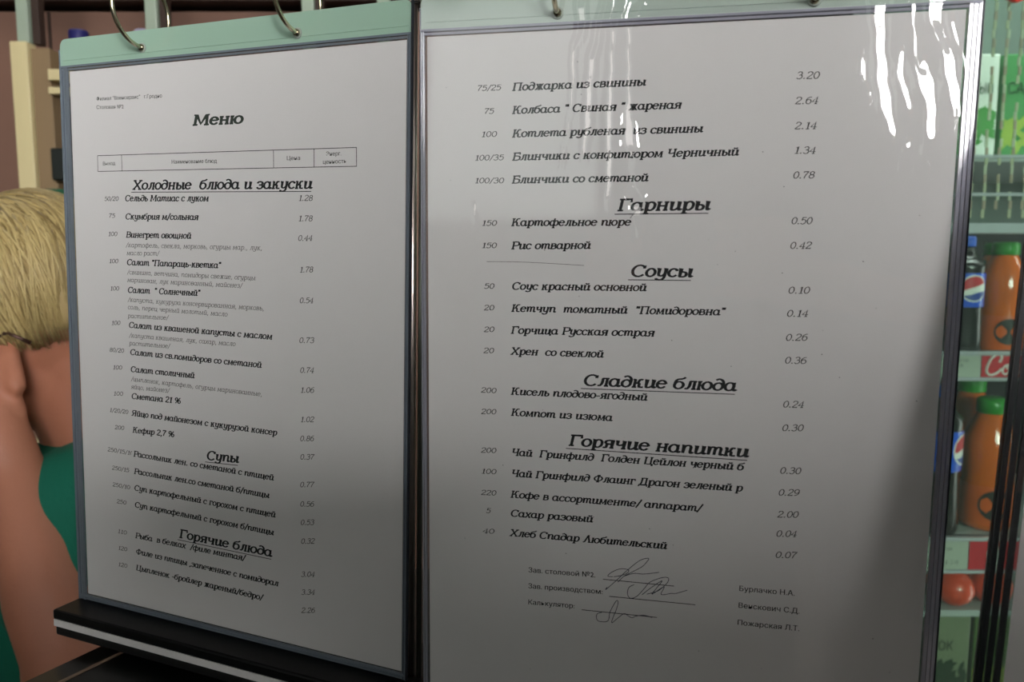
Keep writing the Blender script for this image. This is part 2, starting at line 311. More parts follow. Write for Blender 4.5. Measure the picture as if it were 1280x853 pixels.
# print on the two sheets: kind | text | left u, v | right u, v   (millimetres from the sheet's top left corner)
LEFT = '''
D|Меню|85.7|32.1|117.4|32.4
H|Холодные  блюда и закуски|43.6|63.9|158.4|64.7
P|50/20|22.9|69.8|33.0|69.8
D|Сельдь Матиас с луком|38.0|70.0|95.1|70.4
C|1.28|150.9|70.5|158.9|70.6
P|75|25.7|78.9|30.1|78.9
D|Скумбрия м/сольная|37.9|79.7|88.1|79.9
C|1.78|150.7|80.3|158.8|80.3
P|100|24.8|88.8|31.3|88.7
D|Винегрет овощной|37.9|89.4|83.1|89.5
C|0.44|150.5|89.8|158.7|89.6
N|/картофель, свекла, морковь, огурцы мар., лук,|37.7|94.6|128.7|94.7
N|масло раст/|38.0|98.9|61.0|98.7
P|100|24.9|103.5|31.4|103.4
D|Салат "Папараць-кветка"|38.0|104.2|102.3|104.3
C|1.78|151.3|105.1|159.0|104.8
N|/свинина, ветчина, помидоры свежие, огурцы|38.0|109.2|124.3|109.8
N|маринован, лук маринованный, майонез/|37.9|113.4|115.9|113.9
P|100|25.0|118.5|31.5|118.3
D|Салат  " Солнечный"|38.1|119.2|88.3|119.0
C|0.54|151.2|120.1|159.1|119.8
N|/капуста, кукуруза консервированная, морковь,|37.9|124.1|129.5|124.8
N|соль, перец черный молотый, масло|37.7|128.2|106.2|128.9
N|растительное/|37.6|133.0|66.3|132.7
P|100|25.1|137.6|31.6|137.2
D|Салат из квашеной капусты с маслом|38.1|138.3|134.2|139.1
C|0.73|150.8|139.8|159.4|139.3
N|/капуста квашеная, лук, сахар, масло|38.1|143.7|111.1|143.9
N|растительное/|38.0|148.0|67.0|147.9
P|80/20|23.1|152.6|33.7|152.5
D|Салат из св.помидоров со сметаной|38.5|153.2|127.4|153.9
C|0.74|151.2|154.7|159.3|154.1
P|100|25.2|162.3|31.9|162.0
D|Салат столичный|38.5|162.7|83.4|162.7
C|1.06|151.4|164.6|159.3|164.0
N|/цыпленок, картофель, огурцы маринованные,|38.6|167.8|127.7|168.6
N|яйцо, майонез/|38.4|172.2|65.9|172.0
P|100|25.0|177.1|32.0|176.7
D|Сметана 21 %|38.6|177.7|73.6|177.3
C|1.02|151.3|179.5|159.2|178.7
P|1/20/20|21.7|186.7|35.5|186.6
D|Яйцо под майонезом с кукурузой консер|38.2|187.2|136.6|187.9
C|0.86|151.0|189.2|159.1|188.3
P|200|25.2|196.2|32.1|196.0
D|Кефир 2,7 %|38.6|196.7|68.5|196.1
C|0.37|151.0|198.6|159.1|197.7
H|Супы|90.9|205.8|111.8|205.0
P|250/15/1(|19.2|209.5|37.4|209.7
D|Рассольник лен. со сметаной с птицей|38.8|210.2|134.3|211.5
C|0.77|150.8|212.9|159.0|211.8
P|250/15|22.1|219.8|34.9|219.8
D|Рассольник лен.со сметаной б/птицы|38.8|220.1|131.4|221.2
C|0.56|150.8|222.9|159.0|221.8
P|250/10|22.1|229.5|35.2|229.6
D|Суп картофельный с горохом с птицей|38.7|229.6|135.2|230.9
C|0.53|151.0|232.5|159.0|231.2
P|250|24.9|238.9|32.0|238.9
D|Суп картофельный с горохом б/птицы|38.7|239.3|134.0|240.5
C|0.32|151.2|242.3|159.3|240.9
H|Горячие блюда|70.6|251.8|132.6|252.2
P|110|24.9|256.3|31.7|256.4
D|Рыба  в белках  /филе минтая/|38.4|257.2|115.4|257.4
C|3.04|151.2|259.7|159.3|258.3
P|120|24.9|266.2|31.6|266.2
D|Филе из птицы ,запеченное с помидорал|38.5|266.5|136.6|267.4
C|3.34|151.3|269.2|159.3|267.7
P|120|24.5|276.0|31.3|276.0
D|Цыпленок -бройлер жареный/бедро/|38.1|276.0|126.6|276.9
C|2.26|151.2|278.9|159.3|277.3
S|Филиал "Военсервис"   г.Гродно|19.5|16.5|65.8|17.3
S|Столовая №2|19.3|20.9|38.9|21.5
S|Выход|22.7|50.9|31.6|50.8
S|Наименование блюд|71.4|51.1|101.1|51.3
S|Цена|144.3|51.1|152.0|51.2
S|Энерг.|167.0|49.7|175.4|49.7
S|ценность|165.2|53.4|178.2|53.3
'''
RIGHT = '''
P|75/25|22.0|23.1|32.2|23.1
D|Поджарка из свинины|37.3|23.5|92.5|23.3
C|3.20|150.8|22.9|159.1|23.1
P|75|25.1|32.7|29.2|32.7
D|Колбаса " Свиная " жареная|37.3|33.0|106.9|32.8
C|2.64|150.8|32.5|159.2|32.6
P|100|23.8|42.3|30.5|42.3
D|Котлета рубленая  из свинины|37.4|42.7|115.7|42.4
C|2.14|151.1|42.1|159.1|42.2
P|100/35|21.0|52.1|33.6|52.1
D|Блинчики с конфитюром Черничный|37.5|52.3|130.0|51.8
C|1.34|151.3|51.5|159.2|51.7
P|100/30|21.0|61.7|33.7|61.8
D|Блинчики со сметаной|37.4|61.9|94.5|61.6
C|0.78|151.3|61.2|159.2|61.2
H|Гарниры|82.4|73.6|119.4|73.3
P|150|24.2|79.8|30.7|79.8
D|Картофельное пюре|37.3|79.9|87.9|79.7
C|0.50|151.5|79.1|159.2|79.1
P|150|24.2|89.4|30.7|89.4
D|Рис отварной|37.4|89.8|71.3|89.4
C|0.42|151.5|88.9|159.4|88.8
H|Соусы|88.6|100.8|113.4|100.7
P|50|25.4|107.0|29.7|107.0
D|Соус красный основной|37.8|107.2|95.0|106.8
C|0.10|151.6|106.8|159.6|106.7
P|20|25.3|116.5|29.7|116.4
D|Кетчуп  томатный  "Помидоровна"|37.6|116.8|127.1|116.2
C|0.14|151.5|116.2|159.5|116.0
P|20|25.3|126.1|29.8|125.9
D|Горчица Русская острая|37.5|126.4|98.8|125.8
C|0.26|151.5|126.0|159.7|125.7
P|20|25.2|135.4|29.7|135.3
D|Хрен  со свеклой|37.5|135.6|77.7|135.5
C|0.36|151.6|135.3|159.7|135.2
H|Сладкие блюда|69.6|147.9|132.7|147.5
P|200|24.1|153.1|30.9|153.1
D|Кисель плодово-ягодный|37.7|153.4|96.6|153.3
C|0.24|151.7|153.5|159.7|153.3
P|200|24.2|162.8|30.9|162.6
D|Компот из изюма|37.8|162.8|82.1|162.9
C|0.30|151.8|163.4|159.9|163.0
H|Горячие напитки|63.6|174.7|138.6|175.2
P|200|24.2|180.4|31.0|180.2
D|Чай  Гринфилд  Голден Цейлон черный б|38.1|180.8|137.1|181.0
C|0.30|151.8|181.4|159.8|181.1
P|100|24.3|190.0|31.1|189.9
D|Чай Гринфилд Флаинг Драгон зеленый р|38.1|190.4|137.0|190.1
C|0.29|151.6|190.8|159.6|190.3
P|220|24.3|199.9|31.1|199.7
D|Кофе в ассортименте/ аппарат/|37.9|200.1|120.7|200.1
C|2.00|151.6|200.2|159.7|199.7
P|5|26.7|208.1|28.6|208.1
D|Сахар разовый|38.0|208.8|74.6|208.6
C|0.04|151.5|208.5|159.5|208.0
P|40|25.1|217.7|30.3|217.6
D|Хлеб Спадар Любительский|37.7|217.9|106.7|217.9
C|0.07|151.6|217.7|159.8|217.2
S|Зав. столовой №2.|46.5|234.2|76.5|233.7
S|Зав. производством:|46.5|241.7|79.8|241.1
S|Калькулятор:|46.6|249.3|67.5|249.0
S|Бурлачко Н.А.|137.8|233.7|160.1|233.6
S|Венскович С.Д.|137.8|241.2|162.4|241.2
S|Пожарская Л.Т.|137.7|248.9|162.7|248.9
'''
SIG= [[(84.3, 232.6), (82.1, 232.6), (83.0, 231.2), (85.5, 229.5), (88.1, 228.6), (90.9, 228.8), (90.6, 230.2), (88.2, 231.6), (84.7, 232.6)], [(81.8, 237.7), (81.4, 238.7), (85.7, 234.3), (90.7, 228.8), (95.8, 224.1), (99.4, 222.8), (98.8, 224.4), (96.7, 226.9), (92.5, 229.7), (89.1, 231.9), (86.5, 234.9)], [(89.1, 231.9), (93.4, 230.2), (97.7, 230.1), (104.1, 228.7)], [(93.5, 235.4), (91.4, 236.8), (90.8, 239.8), (92.1, 241.7), (94.9, 240.5), (97.9, 236.8), (100.4, 233.5), (105.4, 231.0), (108.1, 230.9), (107.6, 233.3), (103.9, 237.1), (99.2, 239.1)], [(97.1, 239.6), (100.9, 236.0), (105.5, 232.4), (103.0, 236.3), (101.4, 238.9), (106.4, 235.0), (105.2, 238.3), (106.5, 238.6), (109.5, 237.7), (111.6, 237.5), (116.2, 235.6)], [(79.8, 249.5), (77.6, 250.6), (77.7, 253.2), (79.5, 253.9), (82.6, 253.1), (83.4, 248.9), (85.9, 243.7), (86.8, 244.1), (86.1, 247.6), (84.7, 251.5), (84.3, 253.9), (86.5, 251.8), (89.5, 249.1), (91.3, 249.9), (93.0, 250.6), (94.7, 249.7), (98.2, 248.9), (101.7, 249.6)]]
ST= {'A': [(66.1, -11.5, 1.5), (66.3, 2.7, 1.2), (63.1, 7.3, 0.8), (63.3, 20.1, 0.8), (62.5, 33.0, 0.6), (58.8, 55.8, 0.6)], 'B': [(75.5, -12.5, 0.9), (72.6, 4.6, 1.0), (70.8, 13.4, 1.2), (69.8, 28.4, 1.2), (69.6, 38.0, 1.3), (68.2, 49.4, 0.9)], 'C': [(81.9, -12.1, 1.5), (80.2, -2.9, 1.3), (79.1, 4.9, 0.9), (78.8, 20.7, 1.0), (78.4, 33.4, 1.3), (78.4, 46.3, 1.2), (79.0, 57.1, 1.2), (78.5, 67.5, 1.2)], 'D': [(88.7, -8.6, 1.8), (85.5, 1.1, 1.0), (85.8, 13.0, 0.9), (86.1, 27.3, 0.9), (86.4, 40.1, 1.8), (87.3, 48.1, 2.1), (88.0, 51.4, 1.2)], 'D2': [(88.6, 63.4, 1.2), (89.7, 67.6, 2.7), (90.9, 73.2, 1.8), (91.4, 80.7, 1.2)], 'E1': [(174.1, 15.2, 1.2), (175.0, 21.8, 1.8), (178.1, 30.3, 1.2)], 'E2': [(179.1, -7.4, 3.6), (180.3, 9.6, 2.4), (182.0, 24.5, 2.7), (184.1, 35.6, 2.7), (186.9, 44.9, 1.5)], 'E3': [(188.0, 15.2, 1.2), (188.3, 24.7, 1.8), (192.2, 33.7, 1.5)], 'E4': [(190.6, -6.7, 1.8), (191.5, 2.8, 0.9), (193.5, 17.5, 0.9)], 'E4b': [(195.3, 19.6, 3.3), (197.8, 28.0, 3.6), (199.5, 33.9, 2.1), (200.4, 42.8, 2.1), (199.8, 56.3, 1.5)], 'E5': [(199.7, -6.2, 3.6), (198.8, 4.7, 2.7), (203.8, 14.2, 2.4), (207.0, 28.9, 2.4), (209.2, 37.8, 1.8)], 'E5b': [(208.6, 40.1, 1.5), (207.4, 47.5, 1.8), (205.7, 60.9, 1.5)], 'E6': [(204.9, 5.8, 1.2), (208.9, 15.8, 1.2), (211.2, 22.0, 0.9)], 'E7': [(193.5, 49.6, 2.4), (192.3, 58.3, 2.1), (191.6, 65.3, 1.2)], 'F': [(21.7, 71.6, 0.8), (21.7, 73.6, 0.8)], 'G': [(43.2, 144.9, 0.9), (44.3, 147.7, 0.9)]}

# ------------------------------------------------------------------ room shell
M_wall = mat('kitchen_wall_paint', (96, 72, 60), .8, noise_s=6, noise_a=.1)
M_floor = mat('floor_tile_brown', (92, 84, 76), .5, noise_s=9)
M_ceil = mat('ceiling_white', (118, 118, 116), .9)
M_plaster = mat('hall_wall_paint', (84, 92, 86), .9, noise_s=3, noise_a=.06)
def struct(name, m, *b):
    bm = B()
    for x in b: box(bm, *x)
    o = mk(name, bm, m); o['kind'] = 'structure'; return o
struct('floor', M_floor, (-3, 2.6, -3, 2.6, -.1, 0))
struct('ceiling', M_ceil, (-3, 2.6, -3, 2.6, 2.75, 2.85))
struct('wall_far', M_wall, (-3, 2.6, 2.6, 2.7, 0, 2.75))
struct('wall_left', M_plaster, (-3.1, -3, -3, 2.6, 0, 2.75))
struct('wall_right', M_plaster, (2.6, 2.7, -3, 2.6, 0, 2.75))
# rear wall with two narrow windows behind the photographer
WIN = [(-2.98, -2.30, 1.46, 2.62), (.50, 1.90, 1.52, 2.58)]
WIN3 = (-1.95, -.95, 1.45, 2.55)      # curtained window between them
(a0, a1, zb, zt), (b0, b1, _, _) = WIN
struct('wall_back', M_plaster, (-3, a0, -3.1, -3, 0, 2.75), (a1, b0, -3.1, -3, 0, 2.75), (b1, 2.6, -3.1, -3, 0, 2.75),
       (a0, a1, -3.1, -3, 0, zb), (a0, a1, -3.1, -3, zt, 2.75), (b0, b1, -3.1, -3, 0, WIN[1][2]), (b0, b1, -3.1, -3, WIN[1][3], 2.75))
SKY = [emit('frosted_daylight', (255, 250, 246), 5.5), emit('bright_daylight', (252, 250, 250), 52)]
SKY.append(emit('curtained_daylight', (236, 246, 240), 1.6))
for i, (x0, x1, z0, z1) in enumerate(WIN + [WIN3]):
    yy = 0 if i < 2 else .10
    bm = B(); box(bm, x0, x1, -3.09 + yy, -3.08 + yy, z0, z1)
    o = mk('window_%d' % (i + 1), bm, SKY[i]); o['kind'] = 'structure'
    bm = B()
    for q in ((x0, x0+.02, z0, z1), (x1-.02, x1, z0, z1)): box(bm, q[0], q[1], -3.08 + yy, -3.03 + yy, q[2], q[3])
    box(bm, x0, x1, -3.08 + yy, -3.03 + yy, z0, z0 + .02); box(bm, x0, x1, -3.08 + yy, -3.03 + yy, z1 - .02, z1)
    mk('window_frame', bm, mat('window_frame_white', (230, 230, 228), .5), o)

# ------------------------------------------------------------------ frames of the menu leaves (right, up, towards the viewer)
def leaf_matrix(o, right, down, n):
    r, d, n = Vector(right), Vector(down), Vector(n)
    m = Matrix(((r.x, -d.x, -n.x, o[0]), (r.y, -d.y, -n.y, o[1]), (r.z, -d.z, -n.z, o[2]), (0, 0, 0, 1)))
    return m
FL = leaf_matrix((-.24168942, .43755499, 1.39982561), (.92729985, -.37379824, -.0197450), (-.02312537, -.00456033, -.99972217), (.37360435, .92749883, -.01287302))
FR = leaf_matrix((-.03627653, .34410592, 1.39285511), (.97830339, -.2070024, -.00851428), (-.00772394, .00462595, -.99995947), (.2070334, .9783295, .00292671))
OX, OY = 105, 301          # local origin: bottom centre of the leaf, in sheet millimetres
def P(u, v, w=0): return ((u - OX) / 1000, (OY - v) / 1000, w / 1000)
def leaf_empty(name, F):
    e = D.objects.new(name, None); C.objects.link(e); e.empty_display_size = .02
    e.matrix_world = F @ Matrix.Translation((OX/1000, -OY/1000, 0)); return e
def lbox(bm, u0, u1, v0, v1, w0, w1, bev=0):
    box(bm, (u0-OX)/1000, (u1-OX)/1000, (OY-v1)/1000, (OY-v0)/1000, w0/1000, w1/1000, bev/1000)

M_paper = mat('office_paper', (226, 224, 222), .9, noise_s=35, noise_a=.025, spec=.1)
M_ink = mat('black_toner', (20, 20, 21), .7, spec=.2)
M_inkgrey = mat('thin_grey_toner', (78, 76, 74), .7, spec=.2)
M_inkprice = mat('thin_black_toner', (48, 47, 46), .7, spec=.2)
M_title = mat('dark_green_toner', (44, 54, 44), .7, spec=.2)
M_pen = mat('blue_black_ink', (32, 32, 58), .6, spec=.2)
M_film = film_mat('clear_pocket_film', (250, 250, 250), .03, (225, 228, 230), .045, 1.5, 1.6)
M_filmback = film_mat('clear_back_film', (235, 238, 238), .06, (170, 175, 175), .15)
M_strip = film_mat('green_tinted_header_film', (196, 222, 204), .68, (180, 212, 192), .10, 1.5, 1.4)
M_stripR = film_mat('pale_green_header_film', (215, 232, 222), .7, (210, 224, 214), .08, 1.5, 1.6)
M_weld = film_mat('blue_grey_weld_plastic', (158, 166, 174), .6, (134, 145, 156), .16, 1.5, 1.5)
M_weldlight = film_mat('milky_weld_plastic', (170, 175, 188), .6, (198, 198, 212), .12, 1.5, 1.8)
M_weldedge = mat('dark_weld_line', (38, 40, 48), .4)
M_chrome = mat('polished_steel', (214, 198, 190), .34, 1.0)
M_brass = mat('nickel_ring_metal', (196, 186, 160), .2, 1.0)
M_phone = mat('phone_case_black', (12, 12, 13), .3)
M_black = mat('glossy_black_plastic', (10, 10, 11), .4, spec=.25)
M_blackmatte = mat('black_plastic', (16, 15, 15), .45)

M_weldthird = film_mat('smoky_weld_plastic', (90, 96, 98), .5, (60, 64, 66), .2, 1.5, 1.2)
def sheet(F, label, group=None):
    """a paper sheet, slightly curled, as its own thing"""
    e = leaf_empty('menu_sheet', F)
    return e
def paper_mesh(parent, F):
    bm = B(); N = 24
    g = [[bm.verts.new(P(210*i/8, 297*j/N, 0)) for j in range(N+1)] for i in range(9)]
    gb = [[bm.verts.new(P(210*i/8, 297*j/N, -.12)) for j in range(N+1)] for i in range(9)]
    for i in range(8):
        for j in range(N):
            bm.faces.new([g[i][j], g[i][j+1], g[i+1][j+1], g[i+1][j]]); bm.faces.new([gb[i][j], gb[i+1][j], gb[i+1][j+1], gb[i][j+1]])
    for i in range(8):
        for j in (0, N): bm.faces.new([g[i][j], g[i+1][j], gb[i+1][j], gb[i][j]])
    for j in range(N):
        for i in (0, 8): bm.faces.new([g[i][j], g[i][j+1], gb[i][j+1], gb[i][j]])
    return mk('paper', bm, M_paper, parent)
NAMES = {'H': 'heading', 'D': 'dish_name', 'N': 'ingredient_note', 'P': 'portion_size', 'C': 'price', 'S': 'small_print', 'T': 'title'}
def print_lines(data, parent):
    for ln in data.strip().split('\n'):
        k, t, u0, v0, u1, v1 = ln.split('|'); u0, v0, u1, v1 = map(float, (u0, v0, u1, v1))
        if t == 'Меню': k = 'T'
        if k == 'S':
            h = 2.35 if v0 > 100 else 2.0
            sans(NAMES[k], t, u0, v0, u1, h, M_ink if v0 > 100 else M_inkgrey, parent, OX, OY, v1 - v0); continue
        bm = B(); write(bm, k, t, u0, v0, u1, v1, OX, OY)
        if k == 'H':
            ul = 1.5; a = P(u0 - 1, v0 + ul, .06); b = P(u1, v1 + ul, .06); h = .00018
            vs = [bm.verts.new((a[0], a[1]-h, a[2])), bm.verts.new((b[0], b[1]-h, a[2])), bm.verts.new((b[0], b[1]+h, a[2])), bm.verts.new((a[0], a[1]+h, a[2]))]
            bm.faces.new(vs)
        mk(NAMES[k], bm, {'H': M_ink, 'D': M_ink, 'N': M_inkgrey, 'P': M_ink, 'C': M_inkprice, 'T': M_title}[k], parent)
def hair_line(bm, pts, hw, z=.00007):
    pts = catmull(pts, 5) if len(pts) > 2 else pts
    pen(bm, pts, lambda x, y: ((x - OX)/1000, (OY - y)/1000), hw, hw, z)

SL = sheet(FL, ''); tag(SL, 'printed paper menu page headed Меню with cold dishes, soups and hot dishes', 'menu page', 'menu pages')
paper_mesh(SL, FL); print_lines(LEFT, SL)
bm = B()
for a, b in [((18.9, 45.6), (183.8, 46.3)), ((18.8, 54), (183.9, 54.9)), ((18.9, 45.6), (18.8, 54)), ((36.5, 45.7), (36.5, 54.1)), ((136.4, 46.1), (136.4, 54.6)), ((160.1, 46.2), (160.1, 54.8)), ((183.8, 46.3), (183.9, 54.9))]:
    hair_line(bm, [a, b], .17)
mk('table_frame', bm, M_inkprice, SL)
SR = sheet(FR, ''); tag(SR, 'printed paper menu page with side dishes, sauces, sweets, hot drinks and three signatures', 'menu page', 'menu pages')
paper_mesh(SR, FR); print_lines(RIGHT, SR)
for a, b in [((80, 234.2), (110.6, 234.3)), ((82.9, 241.8), (119.8, 241.8)), ((70.8, 249.3), (103.7, 249.3))]:
    bm = B(); hair_line(bm, [a, b], .16); mk('signature_line', bm, M_ink, SR)
for grp in ((0, 1, 2), (3, 4), (5,)):
    bm = B()
    for i in grp: hair_line(bm, SIG[i], .14, .00009)
    mk('signature', bm, M_pen, SR)
bm = B(); random.seed(3)
for k in range(46):      # specks of dust and toner on the sheet
    u, v, r = random.uniform(4, 206), random.uniform(4, 290), random.uniform(.12, .3)
    vs = [bm.verts.new(P(u + r*math.cos(q*PI/3), v + r*.7*math.sin(q*PI/3), .07)) for q in range(6)]; bm.faces.new(vs[::-1])
o = mk('specks', bm, M_inkgrey, SR); o['kind'] = 'stuff'

# ------------------------------------------------------------------ pockets
import numpy as np
def front_film(parent, streaks, amp, seed, u0=-3, u1=213, v0=-2.5, v1=300, strip=False, mtl=None, name='front_film', w0=.9, du=.6):
    us = np.arange(u0, u1 + .01, du); vs = np.arange(v0, v1 + .01, 2.0 if v1 - v0 > 50 else .8)
    U, V = np.meshgrid(us, vs, indexing='ij')
    rs = np.random.RandomState(seed)
    H = np.zeros_like(U)
    for k in range(14):       # long soft waves of the film, mostly running downwards
        lu = rs.uniform(9, 60); lv = rs.uniform(120, 500); ph = rs.uniform(0, 6.28)
        H += amp * lu / 60 * np.sin(6.283*(U/lu + .6*V/lv) + ph + .8*np.sin(V/rs.uniform(30, 80)))
    for pts, sgn in streaks:
        pv = np.array([p[1] for p in pts]); pu = np.array([p[0] for p in pts]); pw = np.array([p[2] for p in pts]) * (1.25 if sgn < 0 else 1.7)
        cu = np.interp(V, pv, pu); w = np.interp(V, pv, pw)
        wob = .35*np.sin(V*.55 + cu[0, 0]) * np.clip(pw.max()/3, 0, 1)
        X = (U - cu - wob) / np.maximum(w, .8)
        fade = np.clip((V - (pv[0] - 3)) / 3, 0, 1) * np.clip((pv[-1] + 5 - V) / 5, 0, 1)
        H += sgn * (X * w) * np.exp(-X**6) * fade
    H -= H.min(); H = np.minimum(H, 3.0)
    co = np.stack([(U - OX)/1000, (OY - V)/1000, (w0 + H)/1000], -1).reshape(-1, 3)
    nu, nv = U.shape; idx = np.arange(nu*nv).reshape(nu, nv)
    f = np.stack([idx[:-1, :-1], idx[:-1, 1:], idx[1:, 1:], idx[1:, :-1]], -1).reshape(-1, 4)
    me = D.meshes.new(name); me.from_pydata(co.tolist(), [], f.tolist()); me.materials.append(mtl or M_film)
    for p in me.polygons: p.use_smooth = True
    o = D.objects.new(name, me); C.objects.link(o); o.parent = parent; return o
def plate_round(bm, u0, u1, v0, v1, w0, w1, r):
    """flat strip with rounded top corners"""
    pts = [(u0, v1), (u1, v1)]
    for k in range(7): a = k/6*PI/2; pts.append((u1 - r + r*math.cos(a), v0 + r - r*math.sin(a)))
    for k in range(7): a = PI/2 + k/6*PI/2; pts.append((u0 + r + r*math.cos(a), v0 + r - r*math.sin(a)))
    f = [bm.verts.new(P(u, v, w1)) for u, v in pts]; b = [bm.verts.new(P(u, v, w0)) for u, v in pts]
    bm.faces.new(f); bm.faces.new(b[::-1])
    for i in range(len(pts)): j = (i+1) % len(pts); bm.faces.new([f[i], b[i], b[j], f[j]])
def pocket(F, label, streaks, amp, seed, Mw, Ms, holes, uo=(-7, 215.5), bottom=301, u_right=210.4):
    e = leaf_empty('menu_pocket', F); tag(e, label, 'menu pocket', 'clear pockets of the menu display')
    front_film(e, streaks, amp, seed, u0=-3.2, u1=u_right + 1.2)
    bm = B(); lbox(bm, uo[0], uo[1], -3, bottom, -1.0, -.9); mk('back_film', bm, M_filmback, e)
    bm = B(); plate_round(bm, uo[0], uo[1], -17.5, -2.6, -.8, -.2, 4); mk('header_strip', bm, Ms, e)
    bm = B(); lbox(bm, uo[0]+2, uo[1]-2, -6.4, -6.0, -.2, .1); mk('header_seam', bm, Ms, e)
    # welded edges: several raised lines each
    def weld(name, u0, u1, v0, v1, vertical, n=3, slope=0):
        bm = B(); W = (u1 - u0 if vertical else v1 - v0) / n
        for i in range(n):
            if vertical and slope:       # ridges with a slanted crest
                a, b = u0 + i*W + .08*W, u0 + (i+1)*W - .08*W; k = len(bm.verts); lbox(bm, a, b, v0, v1, -.5, .5); bm.verts.ensure_lookup_table()
                for vv in bm.verts[k:]:
                    if vv.co.z > 0 and vv.co.x < (.5*(a + b) - OX)/1000: vv.co.z += slope*(b - a)/1000
            elif vertical: lbox(bm, u0 + i*W + .12*W, u0 + (i+1)*W - .12*W, v0, v1, -.5, [1.0, .5, .9][i % 3], .12)
            else: lbox(bm, u0, u1, v0 + i*W + .12*W, v0 + (i+1)*W - .12*W, -.5, [1.0, .5, .9][i % 3], .12)
        mk(name, bm, Mw, e)
    weld('edge_weld', uo[0], -1.0, -3, bottom, True)
    weld('edge_weld', u_right + .3, uo[1], -3, bottom, True, 3, .18 if Mw is M_weldlight else 0)
    weld('edge_weld', uo[0] + .5, uo[1] - .5, -3.2, -.4, False, 2)
    weld('edge_weld', uo[0] + .5, uo[1] - .5, bottom - 3.4, bottom, False, 2)
    bm = B(); lbox(bm, uo[1], uo[1] + .45, -17, bottom, -.9, .9); mk('outer_edge', bm, M_weldedge, e)
    bm = B(); lbox(bm, uo[0] - .3, uo[0], -12, bottom, -.9, .5); mk('outer_edge', bm, Mw, e)
    for u, v in holes:
        bm = B(); c = P(u, v, .15); tube(bm, [(c[0] + .0021*math.cos(a), c[1] + .0021*math.sin(a), c[2]) for a in [2*PI*k/16 for k in range(16)]], .0005, 6, closed=True)
        mk('hole_rim', bm, mat('hole_rim_plastic', (150, 160, 150), .3), e, True)
    return e
K = .125
RS = []
for k, pts in ST.items():
    RS.append((pts, -.185 if k[0] == 'E' else {'A': .172, 'B': .188, 'C': .194, 'D': .206, 'F': .13, 'G': .15}[k[0]]))
HL, HR = [(53.2, -8.5), (151, -7.8)], [(56.2, -6.8), (156.2, -6.3)]
pocket(FL, 'clear plastic pocket with green header strip holding the page headed Меню', [], .012, 11, M_weld, M_strip, HL, (-7, 212.6))
PR = pocket(FR, 'large clear plastic pocket with shiny streaks holding the page with signatures', RS, .016, 5, M_weldlight, M_stripR, HR, (-2.8, 215.6))
# the streaked header film of the right pocket runs on above the weld
front_film(PR, RS, .02, 6, u0=-2.4, u1=215, v0=-17, v1=-3.4, mtl=film_mat('clear_header_film', (250, 250, 250), .02, (220, 225, 222), .05, 1.5, 1.6), name='header_film', w0=0, du=.5)
bm = B(); hair_line(bm, [(26.8, 95.3), (44.9, 95.4), (69, 96.5)], .09, .0010); mk('crease', bm, M_inkgrey, PR)
bm = B(); hair_line(bm, [(88, 76.8), (90, 74), (92.8, 71.2)], .12, .0012)
mk('crease', bm, M_inkgrey, PR)

# third leaf, at the right edge of the picture, blank side seen
FT = leaf_matrix((.2019, .2842, 1.4164), (.96276, -.25442, -.09147), (-.1261, -.12331, -.98432), (.23916, .9592, -.1508))
ST3 = sheet(FT, ''); tag(ST3, 'blank grey paper page cut off at the right edge of the picture', 'menu page', 'menu pages'); paper_mesh(ST3, FT)
pocket(FT, 'clear pocket with broad dark edge cut off at the right side of the picture', [], .012, 21, M_weldthird, M_strip, [(56, -7)], (-9, 215.5))

# rings
def ring(F, u, v, label):
    e = leaf_empty('binder_ring', F); bm = B(); R_ = 18.0; n = 48
    for h in (0, 1):
        pts = []
        for k in range(n//2 + 1):
            a = -PI/2 + PI*h + PI*k/(n//2)
            pts.append(P(u, v - R_ - R_*math.sin(a), R_*math.cos(a)))
        tube(bm, pts, .0011, 10)
    o = mk('wire', bm, M_brass, e, True)
    bm = B(); c = P(u, v, 0); tube(bm, [(c[0], c[1], -.0016), (c[0], c[1] + .0001, .0016)], .0016, 10); mk('ring_joint', bm, M_brass, e, True)
    tag(e, label, 'ring', 'metal rings carrying the menu pockets')
ring(FL, *HL[0], 'metal ring through the left hole of the left menu pocket')
ring(FL, *HL[1], 'metal ring through the right hole of the left menu pocket')
ring(FR, *HR[0], 'metal ring through the left hole of the right menu pocket')
ring(FR, *HR[1], 'metal ring through the right hole of the right menu pocket, mostly above the frame')

# stand
S = leaf_empty('display_stand', FL); tag(S, 'black counter-top menu stand with white stripe and thin steel pole', 'stand')
bm = B(); lbox(bm, -8, 224, 301.2, 307, -38, 17, 1.2); mk('base', bm, M_black, S)
bm = B(); lbox(bm, -6, 205, 299.6, 301.4, -4, -1.6); mk('holding_lip', bm, M_black, S)
for u in (45, 150):
    bm = B(); c = P(u, 316.4, -10); d_ = .0049 - u * 1.975e-5; tube(bm, [c, (c[0], c[1] - d_, c[2])], .006, 16); mk('foot', bm, M_blackmatte, S, True)
bm = B(); lbox(bm, -7.6, 223.6, 307, 311, -37.6, 16.8, .3); mk('stripe', bm, mat('white_stripe_plastic', (214, 212, 210), .5, noise_s=400, noise_a=.06), S, label='white stripe around the black base')
bm = B(); lbox(bm, -7, 223, 311, 316.4, -37, 16.2, 1); mk('base_plate', bm, M_blackmatte, S)
bm = B(); tube(bm, [P(212.0, 301, -5.5), P(210.2, -42, -5.5)], .0019, 16); mk('pole', bm, M_chrome, S, True)
bm = B(); tube(bm, [P(216.2, 301, -6), P(214.4, -42, -6)], .0013, 12); mk('pole', bm, mat('grey_steel', (120, 122, 110), .35, .9), S, True)
bm = B(); lbox(bm, 206, 214, -17.6, -16.6, -8.5, -3, .2); mk('pole_clip', bm, M_blackmatte, S)
